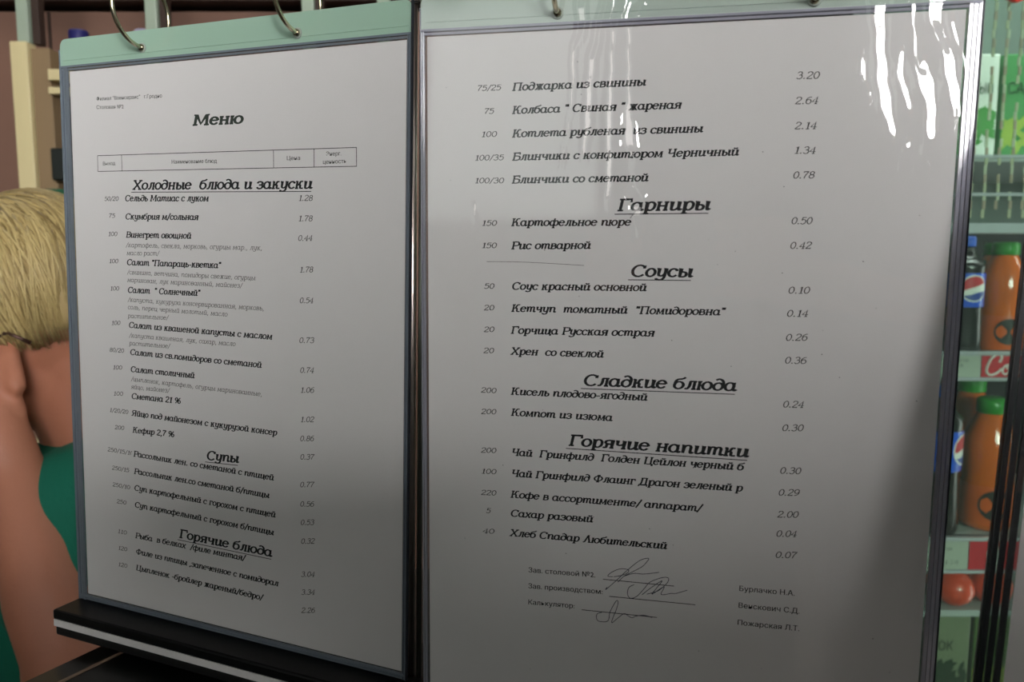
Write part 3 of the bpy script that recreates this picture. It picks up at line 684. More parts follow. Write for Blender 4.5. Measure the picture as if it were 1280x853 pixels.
bm = B(); tube(bm, [P(-10, -42.5, 0), P(219, -42.5, 0)], .0022, 12); mk('crossbar', bm, M_chrome, S, True)
inv = (FL @ Matrix.Translation((OX/1000, -OY/1000, 0))).inverted()
def W2S(F, u, v, w): return inv @ (F @ Matrix.Translation((OX/1000, -OY/1000, 0))) @ Vector(P(u, v, w))
bm = B(); tube(bm, [W2S(FR, -12, -42, 0), W2S(FR, 222, -42, 0)], .0022, 12); mk('crossbar', bm, M_chrome, S, True)
bm = B(); tube(bm, [W2S(FR, 100, -9.0, -7), W2S(FR, 214, -10.5, -7)], .0011, 10); mk('crossbar', bm, mat('dark_olive_metal', (46, 52, 44), .35, .5), S, True)

bm = B(); tube(bm, [W2S(FR, 222, -42, 0), W2S(FT, -14, -42, 0), W2S(FT, 222, -42, 0)], .0022, 12); mk('crossbar', bm, M_chrome, S, True)

# black counter on which the stand rests
M_ctr = mat('black_glass_counter', (11, 12, 11), .35, coat=.12)
ZC = 1.0783
cpts = [(-.174, .532), (-.452, .02), (.10, -.05), (.13, .48), (.0, .53)]
cn = empty('counter', (0, .35, 0)); tag(cn, 'glossy black counter ledge with thin beige trim line under the menu stand', 'counter')
def poly(bm, pts, z0, z1):
    b = [bm.verts.new((x, y - .35, z0)) for x, y in pts]; t = [bm.verts.new((x, y - .35, z1)) for x, y in pts]
    bm.faces.new(b[::-1]); bm.faces.new(t)
    for i in range(len(pts)): j = (i+1) % len(pts); bm.faces.new([b[i], b[j], t[j], t[i]])
bm = B(); poly(bm, cpts, ZC - .02, ZC); bmesh.ops.recalc_face_normals(bm, faces=bm.faces); mk('counter_top', bm, M_ctr, cn)
bm = B(); poly(bm, [(-.15, .50), (-.40, .04), (.08, 0), (.10, .46), (.0, .50)], 0, ZC - .02); bmesh.ops.recalc_face_normals(bm, faces=bm.faces); mk('counter_body', bm, M_blackmatte, cn)
bm = B(); tube(bm, [(-.160, .522 - .35, ZC + .0003), (-.428, .026 - .35, ZC + .0003)], .0010, 6); mk('trim_line', bm, mat('beige_trim', (120, 100, 84), .4), cn, label='thin beige trim line')
bm = B(); tube(bm, [(-.20, .425 - .35, ZC + .0002), (.09, .30 - .35, ZC + .0002)], .0016, 6); mk('trim_line', bm, mat('charcoal_trim', (38, 38, 38), .3), cn)

# ------------------------------------------------------------------ kitchen behind the left leaf
M_wood = mat('brown_wood_veneer', (118, 88, 74), .55, noise_s=5, noise_a=.12)
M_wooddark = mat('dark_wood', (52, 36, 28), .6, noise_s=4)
M_cream = mat('cream_metal', (206, 192, 146), .5)
M_tan = mat('tan_panel', (134, 112, 82), .6, noise_s=8, noise_a=.06)
M_palebar = mat('pale_green_profile', (150, 164, 146), .4)
cb = empty('wall_cabinet', (-.9, 2.0, 1.2)); tag(cb, 'brown wood wall cabinet with dark upper panel behind the blonde woman', 'cabinet')
bm = B(); box(bm, -1.2, .9, .0, .3, -1.2, .70); mk('door_panel', bm, M_wood, cb)
bm = B(); box(bm, -1.2, .9, -.05, .3, .712, 1.4); mk('upper_panel', bm, M_wooddark, cb)
bm = B(); box(bm, -.25, -.244, -.004, .0, -1.2, .70); mk('door_gap', bm, M_wooddark, cb)
rk = empty('serving_rack', (-.9, 1.5, 0)); tag(rk, 'cream upright rack post with pale bar above it, left of the menu', 'rack')
bm = B(); box(bm, -.032, .000, -.01, .02, 0, 1.695, .002); mk('post', bm, M_cream, rk, label='cream front face of the post')
bm = B(); box(bm, .001, .036, .0, .05, 0, 1.685, .001); mk('side_panel', bm, M_tan, rk)
bm = B(); box(bm, .036, .10, .03, .05, 0, 1.66, .001); mk('side_panel', bm, M_wooddark, rk)
bm = B(); box(bm, .036, .075, -.01, .02, 1.625, 1.645, .001); box(bm, .036, .085, -.012, .02, 1.60, 1.612, .001); mk('bracket', bm, M_cream, rk)
bm = B(); box(bm, .036, .075, -.02, .03, 1.44, 1.50, .004); mk('clip', bm, mat('black_clip', (20, 26, 22), .5), rk)
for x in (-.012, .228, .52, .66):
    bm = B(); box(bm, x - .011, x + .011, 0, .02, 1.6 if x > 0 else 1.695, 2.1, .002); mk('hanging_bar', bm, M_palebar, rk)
    bm = B(); box(bm, x + .012, x + .026, .01, .03, 1.6 if x > 0 else 1.695, 2.1, .001); mk('bar_dark_strip', bm, M_wooddark, rk)  # dark strip along the right of each bar
g = empty('green_box', (-.835, 1.452, 1.33)); tag(g, 'small green box hanging beside the cream post', 'box')
bm = B(); box(bm, -.02, .02, -.02, .02, 0, .085, .004); mk('body', bm, mat('green_plastic', (38, 120, 78), .5), g)
bm = B(); box(bm, -.021, .021, -.021, .021, .085, .09, .001); mk('lid', bm, mat('dark_green_plastic', (24, 84, 56), .5), g)
for x, col, lab in ((-.872, (34, 34, 92), 'dark blue bottle cap showing over the pocket edge'), (-.74, (150, 150, 178), 'pale lilac bottle cap showing over the pocket edge')):
    k = empty('jar', (x, 1.62, 1.60)); tag(k, lab, 'jar', 'jars on the rack shelf')
    bm = B(); lathe(bm, [(.02, 0), (.024, .01), (.024, .09), (.016, .115)], 20); mk('glass', bm, mat('jar_grey', (110, 104, 100), .3), k, True)
    bm = B(); lathe(bm, [(.018, .112), (.019, .113), (.019, .146), (.017, .149)], 20); mk('lid', bm, mat('lid_%d' % col[0], col, .4), k, True)
bm = B(); box(bm, -.95, -.45, 1.56, 1.75, 1.585, 1.598); sh = mk('rack_shelf', bm, M_wooddark); tag(sh, 'dark shelf board carrying the jars behind the left pocket', 'shelf')

# ------------------------------------------------------------------ drinks cooler on the right
CX, CY = .62, 1.27
co = empty('drinks_cooler', (.9, 1.5, 0)); tag(co, 'glass fronted drinks cooler with price rails, right of the menu', 'cooler')
M_cool = mat('cooler_liner', (104, 118, 110), .5); M_cooldark = mat('cooler_inside_dark', (26, 26, 28), .6)
bm = B(); box(bm, -.35, .45, .22, .26, 0, 2.0); box(bm, -.38, -.35, -.22, .26, 0, 2.0); box(bm, .45, .48, -.22, .26, 0, 2.0); mk('cabinet', bm, M_cooldark, co)
bm = B(); box(bm, -.34, .44, .20, .218, 1.35, 2.0); mk('back_liner', bm, M_cool, co)
bm = B(); box(bm, -.38, .48, -.20, .26, 2.0, 2.16); mk('header_box', bm, mat('header_pale', (160, 186, 168), .4), co)
for z in (.66, .80, 1.115, 1.455):
    bm = B(); box(bm, -.34, .44, -.18, .20, z, z + .012, .001); mk('shelf', bm, mat('shelf_wire_white', (170, 176, 174), .4), co)
rails = [(1.090, 1.140), (.753, .817)]
M_rail = mat('clear_rail_plastic', (186, 186, 192), .25, coat=.4); M_tagw = mat('price_tag_paper', (176, 180, 168), .7); M_red = mat('red_label', (196, 22, 42), .5)
M_white = mat('white_print', (236, 232, 226), .6); M_txt = mat('faint_print', (96, 96, 92), .7)
for z0, z1 in rails:
    bm = B(); box(bm, -.34, .44, -.205, -.19, z0, z1, .003); box(bm, -.34, .44, -.212, -.19, z1 - .006, z1, .001); box(bm, -.34, .44, -.212, -.19, z0, z0+.005, .001); r = mk('price_rail', bm, M_rail, co)
    for xa, xb, m in ((-.19, -.112, M_tagw), (-.110, -.022, M_red), (-.020, .09, M_tagw), (.092, .18, M_red)):
        bm = B(); box(bm, xa, xb, -.2075, -.206, z0 + .006, z1 - .008); mk('price_tag', bm, m, r, label=('red tag with white print' if m is M_red else 'white price tag'))
def flat_text(body, x, y, z, h, m, parent, sx=1, shear=0, name='print'):
    cu = D.curves.new(name, 'FONT'); cu.body = body; cu.shear = shear; cu.size = h; cu.resolution_u = 3; cu.extrude = .0002
    t = D.objects.new(name, cu); C.objects.link(t)
    dg = bpy.context.evaluated_depsgraph_get(); dg.update()
    me = D.meshes.new_from_object(t.evaluated_get(dg)); D.objects.remove(t)
    for v in me.vertices: v.co = (x + v.co.x * sx, y, z + v.co.y)
    me.materials.clear(); me.materials.append(m); o = D.objects.new(name, me); C.objects.link(o); o.parent = parent; return o
def script_strokes(lst, x, y, z, s, m, parent, rad):
    bm = B()
    for pts, r in lst: tube(bm, [(x + a*s, y, z + b*s) for a, b in catmull(pts, 6)], [rad * q for q in [r]*len(catmull(pts, 6))], 6)
    return mk('script_lettering', bm, m, parent, True)
COCA = [([(1.05, .95), (1.2, 1.35), (.9, 1.6), (.45, 1.3), (.15, .7), (.1, .2), (.4, -.05), (.9, .1), (1.25, .45)], 1.2),
        ([(1.75, .75), (1.45, .6), (1.35, .2), (1.6, 0), (1.9, .25), (1.95, .6), (1.75, .75), (1.7, .45), (2.1, .55)], 1),
        ([(2.65, .65), (2.4, .72), (2.2, .35), (2.35, 0), (2.65, .15), (2.8, .35)], 1),
        ([(3.35, .65), (3.05, .72), (2.9, .35), (3.0, .02), (3.3, .2), (3.45, .7), (3.35, .15), (3.6, .1)], 1)]
script_strokes(COCA, -.104, -.2085, 1.101, .0215, M_white, co, .0016)
for k in range(3): flat_text(['Напиток газ.', '0,5 л   1.35', 'сок 0,5'][k], -.172, -.2078, 1.122 - k*.009, .0085, M_txt, co, .8)
for k in range(3): flat_text(['Напиток', '1,0 л', 'сок 1,0  2.10'][k], -.172, -.2078, .793 - k*.012, .010, M_txt, co, .8)
bm = B(); lathe(bm, [(.009, 0), (.011, .006), (.010, .02), (.0115, .032), (.006, .042), (.0045, .05)], 14)
for v in bm.verts: v.co = Vector((v.co.x - .068, v.co.y*.05 - .2082, v.co.z*.95 + .759))
mk('bottle_print', bm, M_white, co)
# door: frame and glass
bm = B(); box(bm, .17, .21, -.262, -.225, .2, 2.0, .004); box(bm, -.38, -.345, -.262, -.225, .2, 2.0, .004); mk('door_frame', bm, mat('door_frame_grey', (92, 102, 98), .35, .3), co)
bm = B(); box(bm, -.345, .17, -.244, -.240, .2, 2.0); mk('door_glass', bm, film_mat('cooler_glass', (226, 236, 230), .02, (150, 180, 165), .02, 1.5, .9), co)
# a bright plastic shelf edge and added pale strips for reflections in the glass
bm = B(); box(bm, -.34, .165, -.235, -.228, 1.395, 1.400); box(bm, -.34, .165, -.235, -.2, 1.335, 1.352, .002); box(bm, -.34, .165, -.235, -.228, 1.455, 1.460); mk('glass_ledge', bm, M_rail, co)
random.seed(4)
M_streak = [mat('streak_beige', (190, 190, 158), .6), mat('streak_pink', (178, 158, 138), .6), mat('streak_cream', (200, 202, 176), .6)]
for i in range(7):
    x = -.205 + i * .0215; r = empty('glass_streak', (x - .0, -.232, 0)); r.parent = co; 
    for part_i, mm in enumerate(M_streak):
        bm = B(); z = 1.36 + .014*part_i
        while z < 1.98:
            if random.random() < .93: q_ = random.uniform(-.0014, .0014); box(bm, q_ - .0024, q_ + .0026, -.0012, .0012, z, z + .0137, .001)
            z += .042
        mk('streak_piece', bm, mm, r)
    r.name = 'reflection_streak'
# red script fragment on the header glass
script_strokes([([(-.9, .35), (-.55, .05), (-.1, -.12), (.25, .1), (.45, .5), (.2, .8)], 1.6), ([(.25, .1), (.6, .25), (.9, .7)], 1.1)], -.115, -.247, 1.700, .026, mat('red_script', (206, 52, 44), .5), co, .0048)

M_cola = mat('dark_cola', (10, 5, 4), .22, coat=.25); M_bluecap = mat('blue_cap', (26, 92, 214), .35); M_bluelab = mat('blue_wrap', (18, 84, 214), .3, coat=.6)
def emblem(parent, rad, z, r):
    """round red, white and blue emblem wrapped on the label"""
    def cyl(x, zz, d): a = x / rad; return (rad*math.sin(a)*(1 + d/rad), -rad*math.cos(a)*(1 + d/rad), zz)
    N = 20
    def fillr(lo, hi, d, m, nm):
        bm = B(); cols = []
        for i in range(N + 1):
            x = -r + 2*r*i/N; h = math.sqrt(max(0, r*r - x*x)); a, b = max(-h, lo(x)), min(h, hi(x))
            if b < a: a = b = (a + b)/2
            cols.append((bm.verts.new(cyl(x, z + a, d)), bm.verts.new(cyl(x, z + b, d))))
        for i in range(N): bm.faces.new([cols[i][0], cols[i+1][0], cols[i+1][1], cols[i][1]])
        mk(nm, bm, m, parent)
    fillr(lambda x: -r, lambda x: r, .0004, M_white, 'emblem_disc')
    r *= .9
    fillr(lambda x: r*(.12 + .35*x/r), lambda x: r, .0008, M_red, 'emblem_red')
    fillr(lambda x: -r, lambda x: -r*(.42 - .15*math.sin(2.2*x/r)), .0008, mat('emblem_blue', (18, 60, 150), .4), 'emblem_blue')
def cola(x, y, z, h, lz0, lz1, r, label, grp, yaw=0):
    e = empty('soda_bottle', (x, y, z), yaw); tag(e, label, 'bottle', grp)
    cr = r * .43; lb = h - .016
    bm = B(); lathe(bm, [(r*.55, 0), (r*.92, .004), (r, .014), (r*.98, .03), (r*.93, lz0-.004), (r*.96, lz0), (r*.96, lz1), (r, lz1+.008), (r*.96, lz1+.022), (r*.72, lb - .028), (cr*1.05, lb - .012), (cr*.9, lb)], 32); mk('body', bm, M_cola, e, True)
    bm = B(); lathe(bm, [(r*.97, lz0), (r*.985, lz0+.001), (r*.985, lz1-.001), (r*.97, lz1)], 32, cap=False); lb_ = mk('wrap_label', bm, M_bluelab, e, True)
    emblem(lb_, r*.985, (lz0+lz1)/2 + .003, (lz1-lz0)*.40)
    bm = B(); lathe(bm, [(cr, lb - .001), (cr*1.04, lb), (cr*1.04, lb + .013), (cr*.9, lb + .016)], 28); mk('cap', bm, M_bluecap, e, True)
def juice(x, y, z, h, r, label, grp, col=(222, 100, 12)):
    e = empty('juice_bottle', (x, y, z)); tag(e, label, 'bottle', grp)
    bm = B(); lathe(bm, [(r*.8, 0), (r, .008), (r, h*.35), (r*.94, h*.45), (r, h*.55), (r*.98, h*.70), (r*.6, h*.86), (r*.5, h*.9)], 30); mk('body', bm, mat('orange_juice_%d' % col[1], col, .15, coat=.6), e, True)
    bm = B(); lathe(bm, [(r*1.005, h*.05), (r*1.01, h*.06), (r*1.01, h*.34), (r*1.005, h*.35)], 30, cap=False); w = mk('wrap_label', bm, mat('orange_wrap', (218, 92, 20), .35), e, True)
    bm = B()
    for k in range(24):
        a0, a1 = 2*PI*k/24, 2*PI*(k+1)/24; rr = h*.115
        vs = []
        for px, pz in ((0, 0), (rr*math.cos(a0), rr*math.sin(a0)), (rr*math.cos(a1), rr*math.sin(a1))):
            t = (px - r*.2)/r; vs.append(bm.verts.new((r*1.03*math.sin(t), -r*1.03*math.cos(t), h*.21 + pz)))
        bm.faces.new(vs)
    mk('round_badge', bm, mat('dark_badge', (30, 28, 20), .4), w)
    bm = B(); lathe(bm, [(r*.56, h*.885), (r*.6, h*.89), (r*.6, h*.985), (r*.5, h)], 28)
    mk('cap', bm, mat('green_cap', (34, 140, 34), .35), e, True)
def cola_row(): pass
cola(.777, 1.335, 1.127, .205, .086, .143, .031, 'dark soda bottle with blue wrap and cap at the front of the upper drinks shelf', 'dark soda bottles')
cola(.777, 1.42, 1.127, .205, .086, .143, .031, 'dark soda bottle standing behind the front one on the upper drinks shelf', 'dark soda bottles')
cola(.750, 1.335, .812, .262, .117, .187, .037, 'dark soda bottle on the lower drinks shelf, half hidden by the pocket edge', 'dark soda bottles', .9)
juice(.866, 1.37, 1.127, .196, .036, 'orange juice bottle with green cap beside the dark bottle, upper shelf', 'orange juice bottles')
juice(.905, 1.46, 1.127, .196, .036, 'orange juice bottle with green cap at the back of the upper shelf', 'orange juice bottles')
juice(.858, 1.365, .812, .236, .042, 'orange juice bottle at the front of the lower shelf', 'orange juice bottles')
juice(.873, 1.455, .812, .262, .040, 'orange juice bottle at the back of the lower shelf with green cap', 'orange juice bottles', (196, 88, 20))
# round orange fruits under the lower rail
M_fruit = mat('orange_red_fruit', (220, 70, 36), .35, noise_s=30, noise_a=.1, coat=.3)
for (x, y, r) in ((.798, 1.345, .034), (.868, 1.35, .035), (.835, 1.42, .034), (.76, 1.42, .033)):
    e = empty('tangerine', (x, y, .672)); tag(e, {.798: 'glossy red orange fruit at the left, in front under the lower price rail', .868: 'red orange fruit at the right, in front under the lower price rail', .835: 'red orange fruit behind the two front ones', .76: 'red orange fruit at the back left under the lower rail'}[x], 'fruit', 'red orange fruits under the lower rail')
    bm = B(); ball(bm, (0, 0, r*.93), (r, r, r*.93)); mk('peel', bm, M_fruit, e, True)
    bm = B(); lathe(bm, [(.004, r*1.84), (.003, r*1.9)], 8); mk('stem_button', bm, mat('stem_green', (70, 90, 40), .7), e)
# cartons
def carton(x, y, z, w, d, h, base, art, word, label, grp, wcol=(40, 120, 70)):
    e = empty('drink_carton', (x, y, z)); tag(e, label, 'carton', grp)
    bm = B(); box(bm, -w/2, w/2, -d/2, d/2, 0, h, .002); mk('body', bm, mat('carton_%d_%d' % (base[0], base[1]), base, .45), e)
    # printed foliage panel: overlapping leaf shapes low on the front
    rs = random.Random(int(x*1000)); bm = B()
    for k in range(26):
        cx, cz, a, L = rs.uniform(-w*.42, w*.42), rs.uniform(h*.06, h*.45), rs.uniform(0, PI), rs.uniform(.012, .028)
        pts = [(-L, 0), (-L*.4, L*.3), (L*.4, L*.3), (L, 0), (L*.4, -L*.3), (-L*.4, -L*.3)]
        vs = []
        for p, q in pts:
            X = max(-w*.48, min(w*.48, cx + p*math.cos(a) - q*math.sin(a))); Z = max(h*.02, min(h*.52, cz + p*math.sin(a) + q*math.cos(a)))
            vs.append(bm.verts.new((X, -d/2 - .0004 - k*.00002, Z)))
        bm.faces.new(vs)
    mk('leaf_print', bm, mat('leafprint_%d' % art[1], art, .5), e)
    flat_text(word, -w*.42, -d/2 - .0012, h*.62, h*.15, mat('word_%d' % wcol[1], wcol, .5), e, .62 if len(word) > 5 else .8, name='wordmark')
for x, base, art, word, lab in ((.79, (226, 232, 222), (70, 150, 64), 'ДОБРЫЙ', 'white carton with green lettering and leaves, left on the top shelf'), (.886, (60, 138, 70), (150, 176, 60), 'САД', 'green carton beside the white one on the top shelf'), (.982, (70, 150, 84), (190, 200, 70), 'САД', 'green carton farthest right on the top shelf')):
    carton(x, 1.40, 1.467, .088, .06, .175, base, art, word, lab, 'cartons on the top shelf')
for x, base, art, word, lab in ((.785, (112, 122, 94), (26, 50, 24), 'СОК', 'pale green carton at the bottom left of the cooler gap'), (.87, (60, 84, 30), (120, 130, 40), 'СОК', 'dark green carton at the bottom right of the cooler gap')):
    carton(x, 1.36, .49, .078, .06, .165, base, art, word, lab, 'cartons on the bottom shelf', (40, 60, 40))
bm = B(); box(bm, .6, 1.3, 1.305, 1.68, .40, .489); o = mk('cardboard_tray', bm, mat('brown_board', (104, 78, 62), .8)); tag(o, 'brown cardboard tray under the bottom cartons', 'tray')

# ------------------------------------------------------------------ blonde woman leaning on her hand, facing left
M_skin = mat('skin', (176, 116, 90), .5, noise_s=22, noise_a=.10, bump=.25, bump_s=160)
M_shirt = mat('teal_green_cloth', (8, 104, 82), .85, noise_s=14, noise_a=.1, bump=.3, bump_s=240)
pe = empty('person', (-.35, .95, 0)); tag(pe, 'blonde woman in a green top and glasses, leaning her face on her hand', 'person')
def W(x, y, z): return (x + .35, y - .95, z)
HC = Vector((-.542, .87, 1.246))       # centre of the skull
PITCH = math.radians(35); HW = Vector(W(*HC)); HROT = Matrix.Translation(HW) @ Matrix.Rotation(-PITCH, 4, 'Y') @ Matrix.Translation(-HW)   # head bowed towards the hand
def bow(b):
    for v in b.verts: v.co = HROT @ v.co
bm = B()
# skull, face, jaw, nose, brow, cheeks, ear (she faces -x, a little down)
ball(bm, W(HC.x, HC.y, HC.z), (.092, .074, .098)); ball(bm, W(HC.x - .036, HC.y, HC.z - .052), (.060, .056, .066))
ball(bm, W(HC.x - .058, HC.y, HC.z - .098), (.032, .036, .026)); capsule(bm, W(HC.x - .088, HC.y, HC.z - .014), W(HC.x - .106, HC.y, HC.z - .050), .009, .013)
ball(bm, W(HC.x - .062, HC.y - .036, HC.z - .048), (.024, .020, .026)); ball(bm, W(HC.x - .062, HC.y + .036, HC.z - .048), (.024, .020, .026))
ball(bm, W(HC.x - .080, HC.y, HC.z + .004), (.014, .045, .012)); ball(bm, W(HC.x - .088, HC.y, HC.z - .074), (.012, .022, .007)); ball(bm, W(HC.x - .086, HC.y, HC.z - .084), (.011, .019, .007))
ball(bm, W(HC.x + .012, HC.y - .072, HC.z - .020), (.016, .007, .027)); ball(bm, W(HC.x + .012, HC.y + .072, HC.z - .020), (.016, .007, .027))
bow(bm)
# neck, torso, shoulders, arms
capsule(bm, W(HC.x + .045, HC.y + .01, HC.z - .06), W(-.455, .93, 1.085), .052, .060)
capsule(bm, W(-.505, .89, 1.16), W(-.475, .91, 1.05), .058, .066)
capsule(bm, W(-.42, .97, 1.02), W(-.34, 1.02, .62), .125, .130); ball(bm, W(-.40, .98, .95), (.14, .20, .16)); ball(bm, W(-.30, 1.03, .58), (.17, .21, .16))
capsule(bm, W(-.46, .80, 1.03), W(-.42, 1.15, 1.04), .062, .062)
EL = Vector((-.420, .705, .905)); WR = Vector((-.505, .765, 1.085))
capsule(bm, W(-.47, .80, 1.02), W(*EL), .052, .044)                       # near upper arm
capsule(bm, W(*EL), W(*(EL.lerp(WR, .35))), .040, .042); capsule(bm, W(*(EL.lerp(WR, .35))), W(*WR), .042, .028)
capsule(bm, W(-.42, 1.15, 1.02), W(-.56, 1.13, .93), .050, .042); capsule(bm, W(-.56, 1.13, .93), W(-.66, .98, .93), .042, .028)
# palm and five fingers of the near hand laid against the cheek and forehead
PA = Vector((-.530, .776, 1.135))
capsule(bm, W(*WR), W(*PA), .029, .030); ball(bm, W(PA.x - .006, PA.y + .004, PA.z + .004), (.040, .017, .044), Euler((0, -.25, 0)))
for i, (fx, ln, cu) in enumerate(((-.036, .066, .3), (-.014, .078, .2), (.008, .074, .15), (.028, .058, .1))):
    a = Vector((PA.x + fx, PA.y, PA.z + .034)); b = a + Vector((-.012, .014, ln*.5)); c = b + Vector((-.014, .020, ln*.32)); d = c + Vector((-.010, .016, ln*.2))
    capsule(bm, W(*a), W(*b), .0098, .0090, 12); capsule(bm, W(*b), W(*c), .0090, .0082, 12); capsule(bm, W(*c), W(*d), .0082, .0070, 12)
a = Vector((PA.x + .004, PA.y + .016, PA.z - .012)); b = a + Vector((-.010, .030, .014)); c = b + Vector((-.010, .024, .016))
capsule(bm, W(*a), W(*b), .0125, .0105, 12); capsule(bm, W(*b), W(*c), .0105, .0085, 12)
# far hand
ball(bm, W(-.69, .95, .93), (.036, .04, .018))
for k in range(4): capsule(bm, W(-.71 , .945 - .022 + k*.018, .93), W(-.765 + .006*abs(k-1.5), .925 + k*.018, .925), .009, .0075, 10)
capsule(bm, W(-.68, .925, .93), W(-.70, .885, .925), .011, .009, 10)
# hips and thighs down to the stool, calves to the floor
for sy in (-.1, .1):
    capsule(bm, W(-.30, 1.03 + sy, .55), W(-.68, 1.0 + sy, .53), .088, .062); capsule(bm, W(-.68, 1.0 + sy, .53), W(-.64, 1.0 + sy, .09), .058, .036)
    capsule(bm, W(-.64, 1.0 + sy, .05), W(-.80, 1.0 + sy, .035), .036, .030)
body = remeshed('body', bm, M_skin, pe, .0042, 3)
# top with short sleeves
bm = B()
capsule(bm, W(-.42, .97, 1.02), W(-.34, 1.02, .60), .134, .140); ball(bm, W(-.40, .98, .95), (.15, .21, .17)); ball(bm, W(-.455, .93, 1.045), (.10, .17, .055)); ball(bm, W(-.50, .90, 1.035), (.085, .12, .062)); ball(bm, W(-.30, 1.03, .60), (.18, .22, .13))
capsule(bm, W(-.46, .80, 1.03), W(-.42, 1.15, 1.04), .071, .071)
capsule(bm, W(-.47, .80, 1.02), W(-.455, .755, .965), .066, .060)
capsule(bm, W(-.42, 1.15, 1.02), W(-.50, 1.14, .965), .062, .054)
tube(bm, [W(-.462 + .074*math.cos(a), .925 + .078*math.sin(a), 1.088 + .014*math.cos(a)) for a in [2*PI*k/20 for k in range(20)]], .012, 8, closed=True)
# cloth hanging in front of her at the left (apron front)
capsule(bm, W(-.575, .86, .95), W(-.53, .90, .62), .090, .120)
remeshed('blouse', bm, M_shirt, pe, .006, 5, 'teal green short-sleeved top')
bm = B(); 
for sy in (-.1, .1): capsule(bm, W(-.30, 1.03 + sy, .55), W(-.69, 1.0 + sy, .53), .098, .073); capsule(bm, W(-.69, 1.0 + sy, .53), W(-.64, 1.0 + sy, .14), .068, .052)
remeshed('trousers', bm, mat('black_cloth', (24, 24, 28), .9), pe, .008, 3)
# face details on the hidden side: eyes
for sy in (-1, 1):
    bm = B(); ball(bm, W(HC.x - .079, HC.y + sy*.030, HC.z - .008), (.011, .012, .011), u=16, v=10); bow(bm); e_ = mk('eye', bm, mat('eye_white', (220, 214, 206), .3), pe, True)
    bm = B(); ball(bm, W(HC.x - .0885, HC.y + sy*.031, HC.z - .010), (.003, .0055, .0055), u=12, v=8); bow(bm); mk('iris', bm, mat('iris_grey', (60, 74, 84), .2), e_, True)
bm = B(); ball(bm, W(HC.x - .098, HC.y, HC.z - .079), (.004, .020, .0035), u=16, v=8); bow(bm); mk('lips', bm, mat('lips', (168, 88, 84), .45), pe, True)
# glasses
gl = empty('glasses', HROT @ Vector(W(HC.x - .09, HC.y, HC.z - .046)), rot=(0, -PITCH, 0)); gl.parent = pe
M_gl = mat('brown_metal_frame', (70, 48, 40), .3, .6)
for sy in (-1, 1):
    bm = B(); tube(bm, [(-.022, sy*.034 + .024*math.cos(a), .018*math.sin(a) - .004) for a in [2*PI*k/24 for k in range(24)]], .0014, 6, closed=True); mk('rim', bm, M_gl, gl, True)
    bm = B(); lathe(bm, [(.0235, -.0004), (.0235, .0004)], 24)
    for v in bm.verts: v.co = Vector((v.co.z - .022, v.co.x + sy*.034, v.co.y*.75 - .004))
    mk('lens', bm, film_mat('lens_glass%d' % sy, (235, 240, 238), .02, (200, 200, 200), .02), gl)
    bm = B(); tube(bm, [(-.022, sy*.058, .002), (-.012, sy*.078, .006), (.06, sy*.088, .016), (.10, sy*.086, .010), (.112, sy*.084, -.012)], .0020, 8); mk('temple', bm, M_gl, gl, True)
bm = B(); tube(bm, [(-.024, -.011, -.002), (-.028, 0, .004), (-.024, .011, -.002)], .0014, 6); mk('bridge', bm, M_gl, gl, True)
# hair: a combed cap of strands over a smooth under-shape
def hair_mat():
    m = D.materials.new('blonde_hair'); m.use_nodes = True; nt = m.node_tree; b = nt.nodes['Principled BSDF']; b.inputs['Roughness'].default_value = .42
    ge = nt.nodes.new('ShaderNodeNewGeometry'); cr = nt.nodes.new('ShaderNodeValToRGB')
    e = cr.color_ramp.elements; e[0].color = lin((132, 110, 66)); e[1].color = lin((200, 180, 126)); x = e.new(.35); x.color = lin((176, 154, 100))
    nt.links.new(ge.outputs['Random Per Island'], cr.inputs[0]); nt.links.new(cr.outputs[0], b.inputs['Base Color']); return m
M_hair = hair_mat()
hc = Vector(W(HC.x + .012, HC.y, HC.z + .012)); hr = Vector((.110, .094, .102))
bm = B(); ball(bm, hc, hr * .955); ball(bm, hc + Vector((.035, 0, -.03)), (.066, .078, .070)); bow(bm)
for v in bm.verts:
    if v.co.z < HW.z - .022: v.co.z = HW.z - .022 + (v.co.z - HW.z + .022)*.15
under = remeshed('hair', bm, mat('hair_base', (166, 144, 96), .6), pe, .005, 3, 'short blonde combed hair')
rs = random.Random(12); bm = B()
crown = Vector((.02, .012, .0))
for k in range(3200):
    phi = rs.uniform(0, 2*PI); start = rs.uniform(.02, 1.45); ln = rs.uniform(.5, .95)
    end = 2.5 + .07*math.sin(3*phi + 1) + rs.uniform(-.12, .08)
    if math.cos(phi - PI) > .55: end = min(end, 1.5 + rs.uniform(-.1, .12))     # fringe over the forehead
    t0 = start; t1 = min(end, start + ln) if rs.random() < .45 else end; zcut = HW.z - .030 - rs.uniform(0, .016); pts = []; rad = []
    lift = rs.uniform(.985, 1.045); sw = rs.uniform(-.2, .2) + .08*math.sin(phi*2 + .5)
    for i in range(9):
        t = t0 + (t1 - t0)*i/8; ph = phi + sw*(t - t0) + .35*math.sin(t*1.3)
        d = Vector((math.sin(t)*math.cos(ph), math.sin(t)*math.sin(ph), math.cos(t)))
        q = Vector((d.x*hr.x, d.y*hr.y, d.z*hr.z)) * (lift + .012*math.sin(6*ph + 3*t))
        w_ = HROT @ (hc + q)
        if w_.z < zcut:
            if pts and i > 1: u_ = (pts[-1].z - zcut)/max(1e-6, pts[-1].z - w_.z); pts.append(pts[-1].lerp(w_, u_)); rad.append(.0004)
            break
        pts.append(w_); rad.append(.0012*(1 - .6*(i/6)**2))
    if len(pts) > 2: tube(bm, pts, rad, 3)
st = mk('hair_strands', bm, M_hair, under, True); st['kind'] = 'stuff'
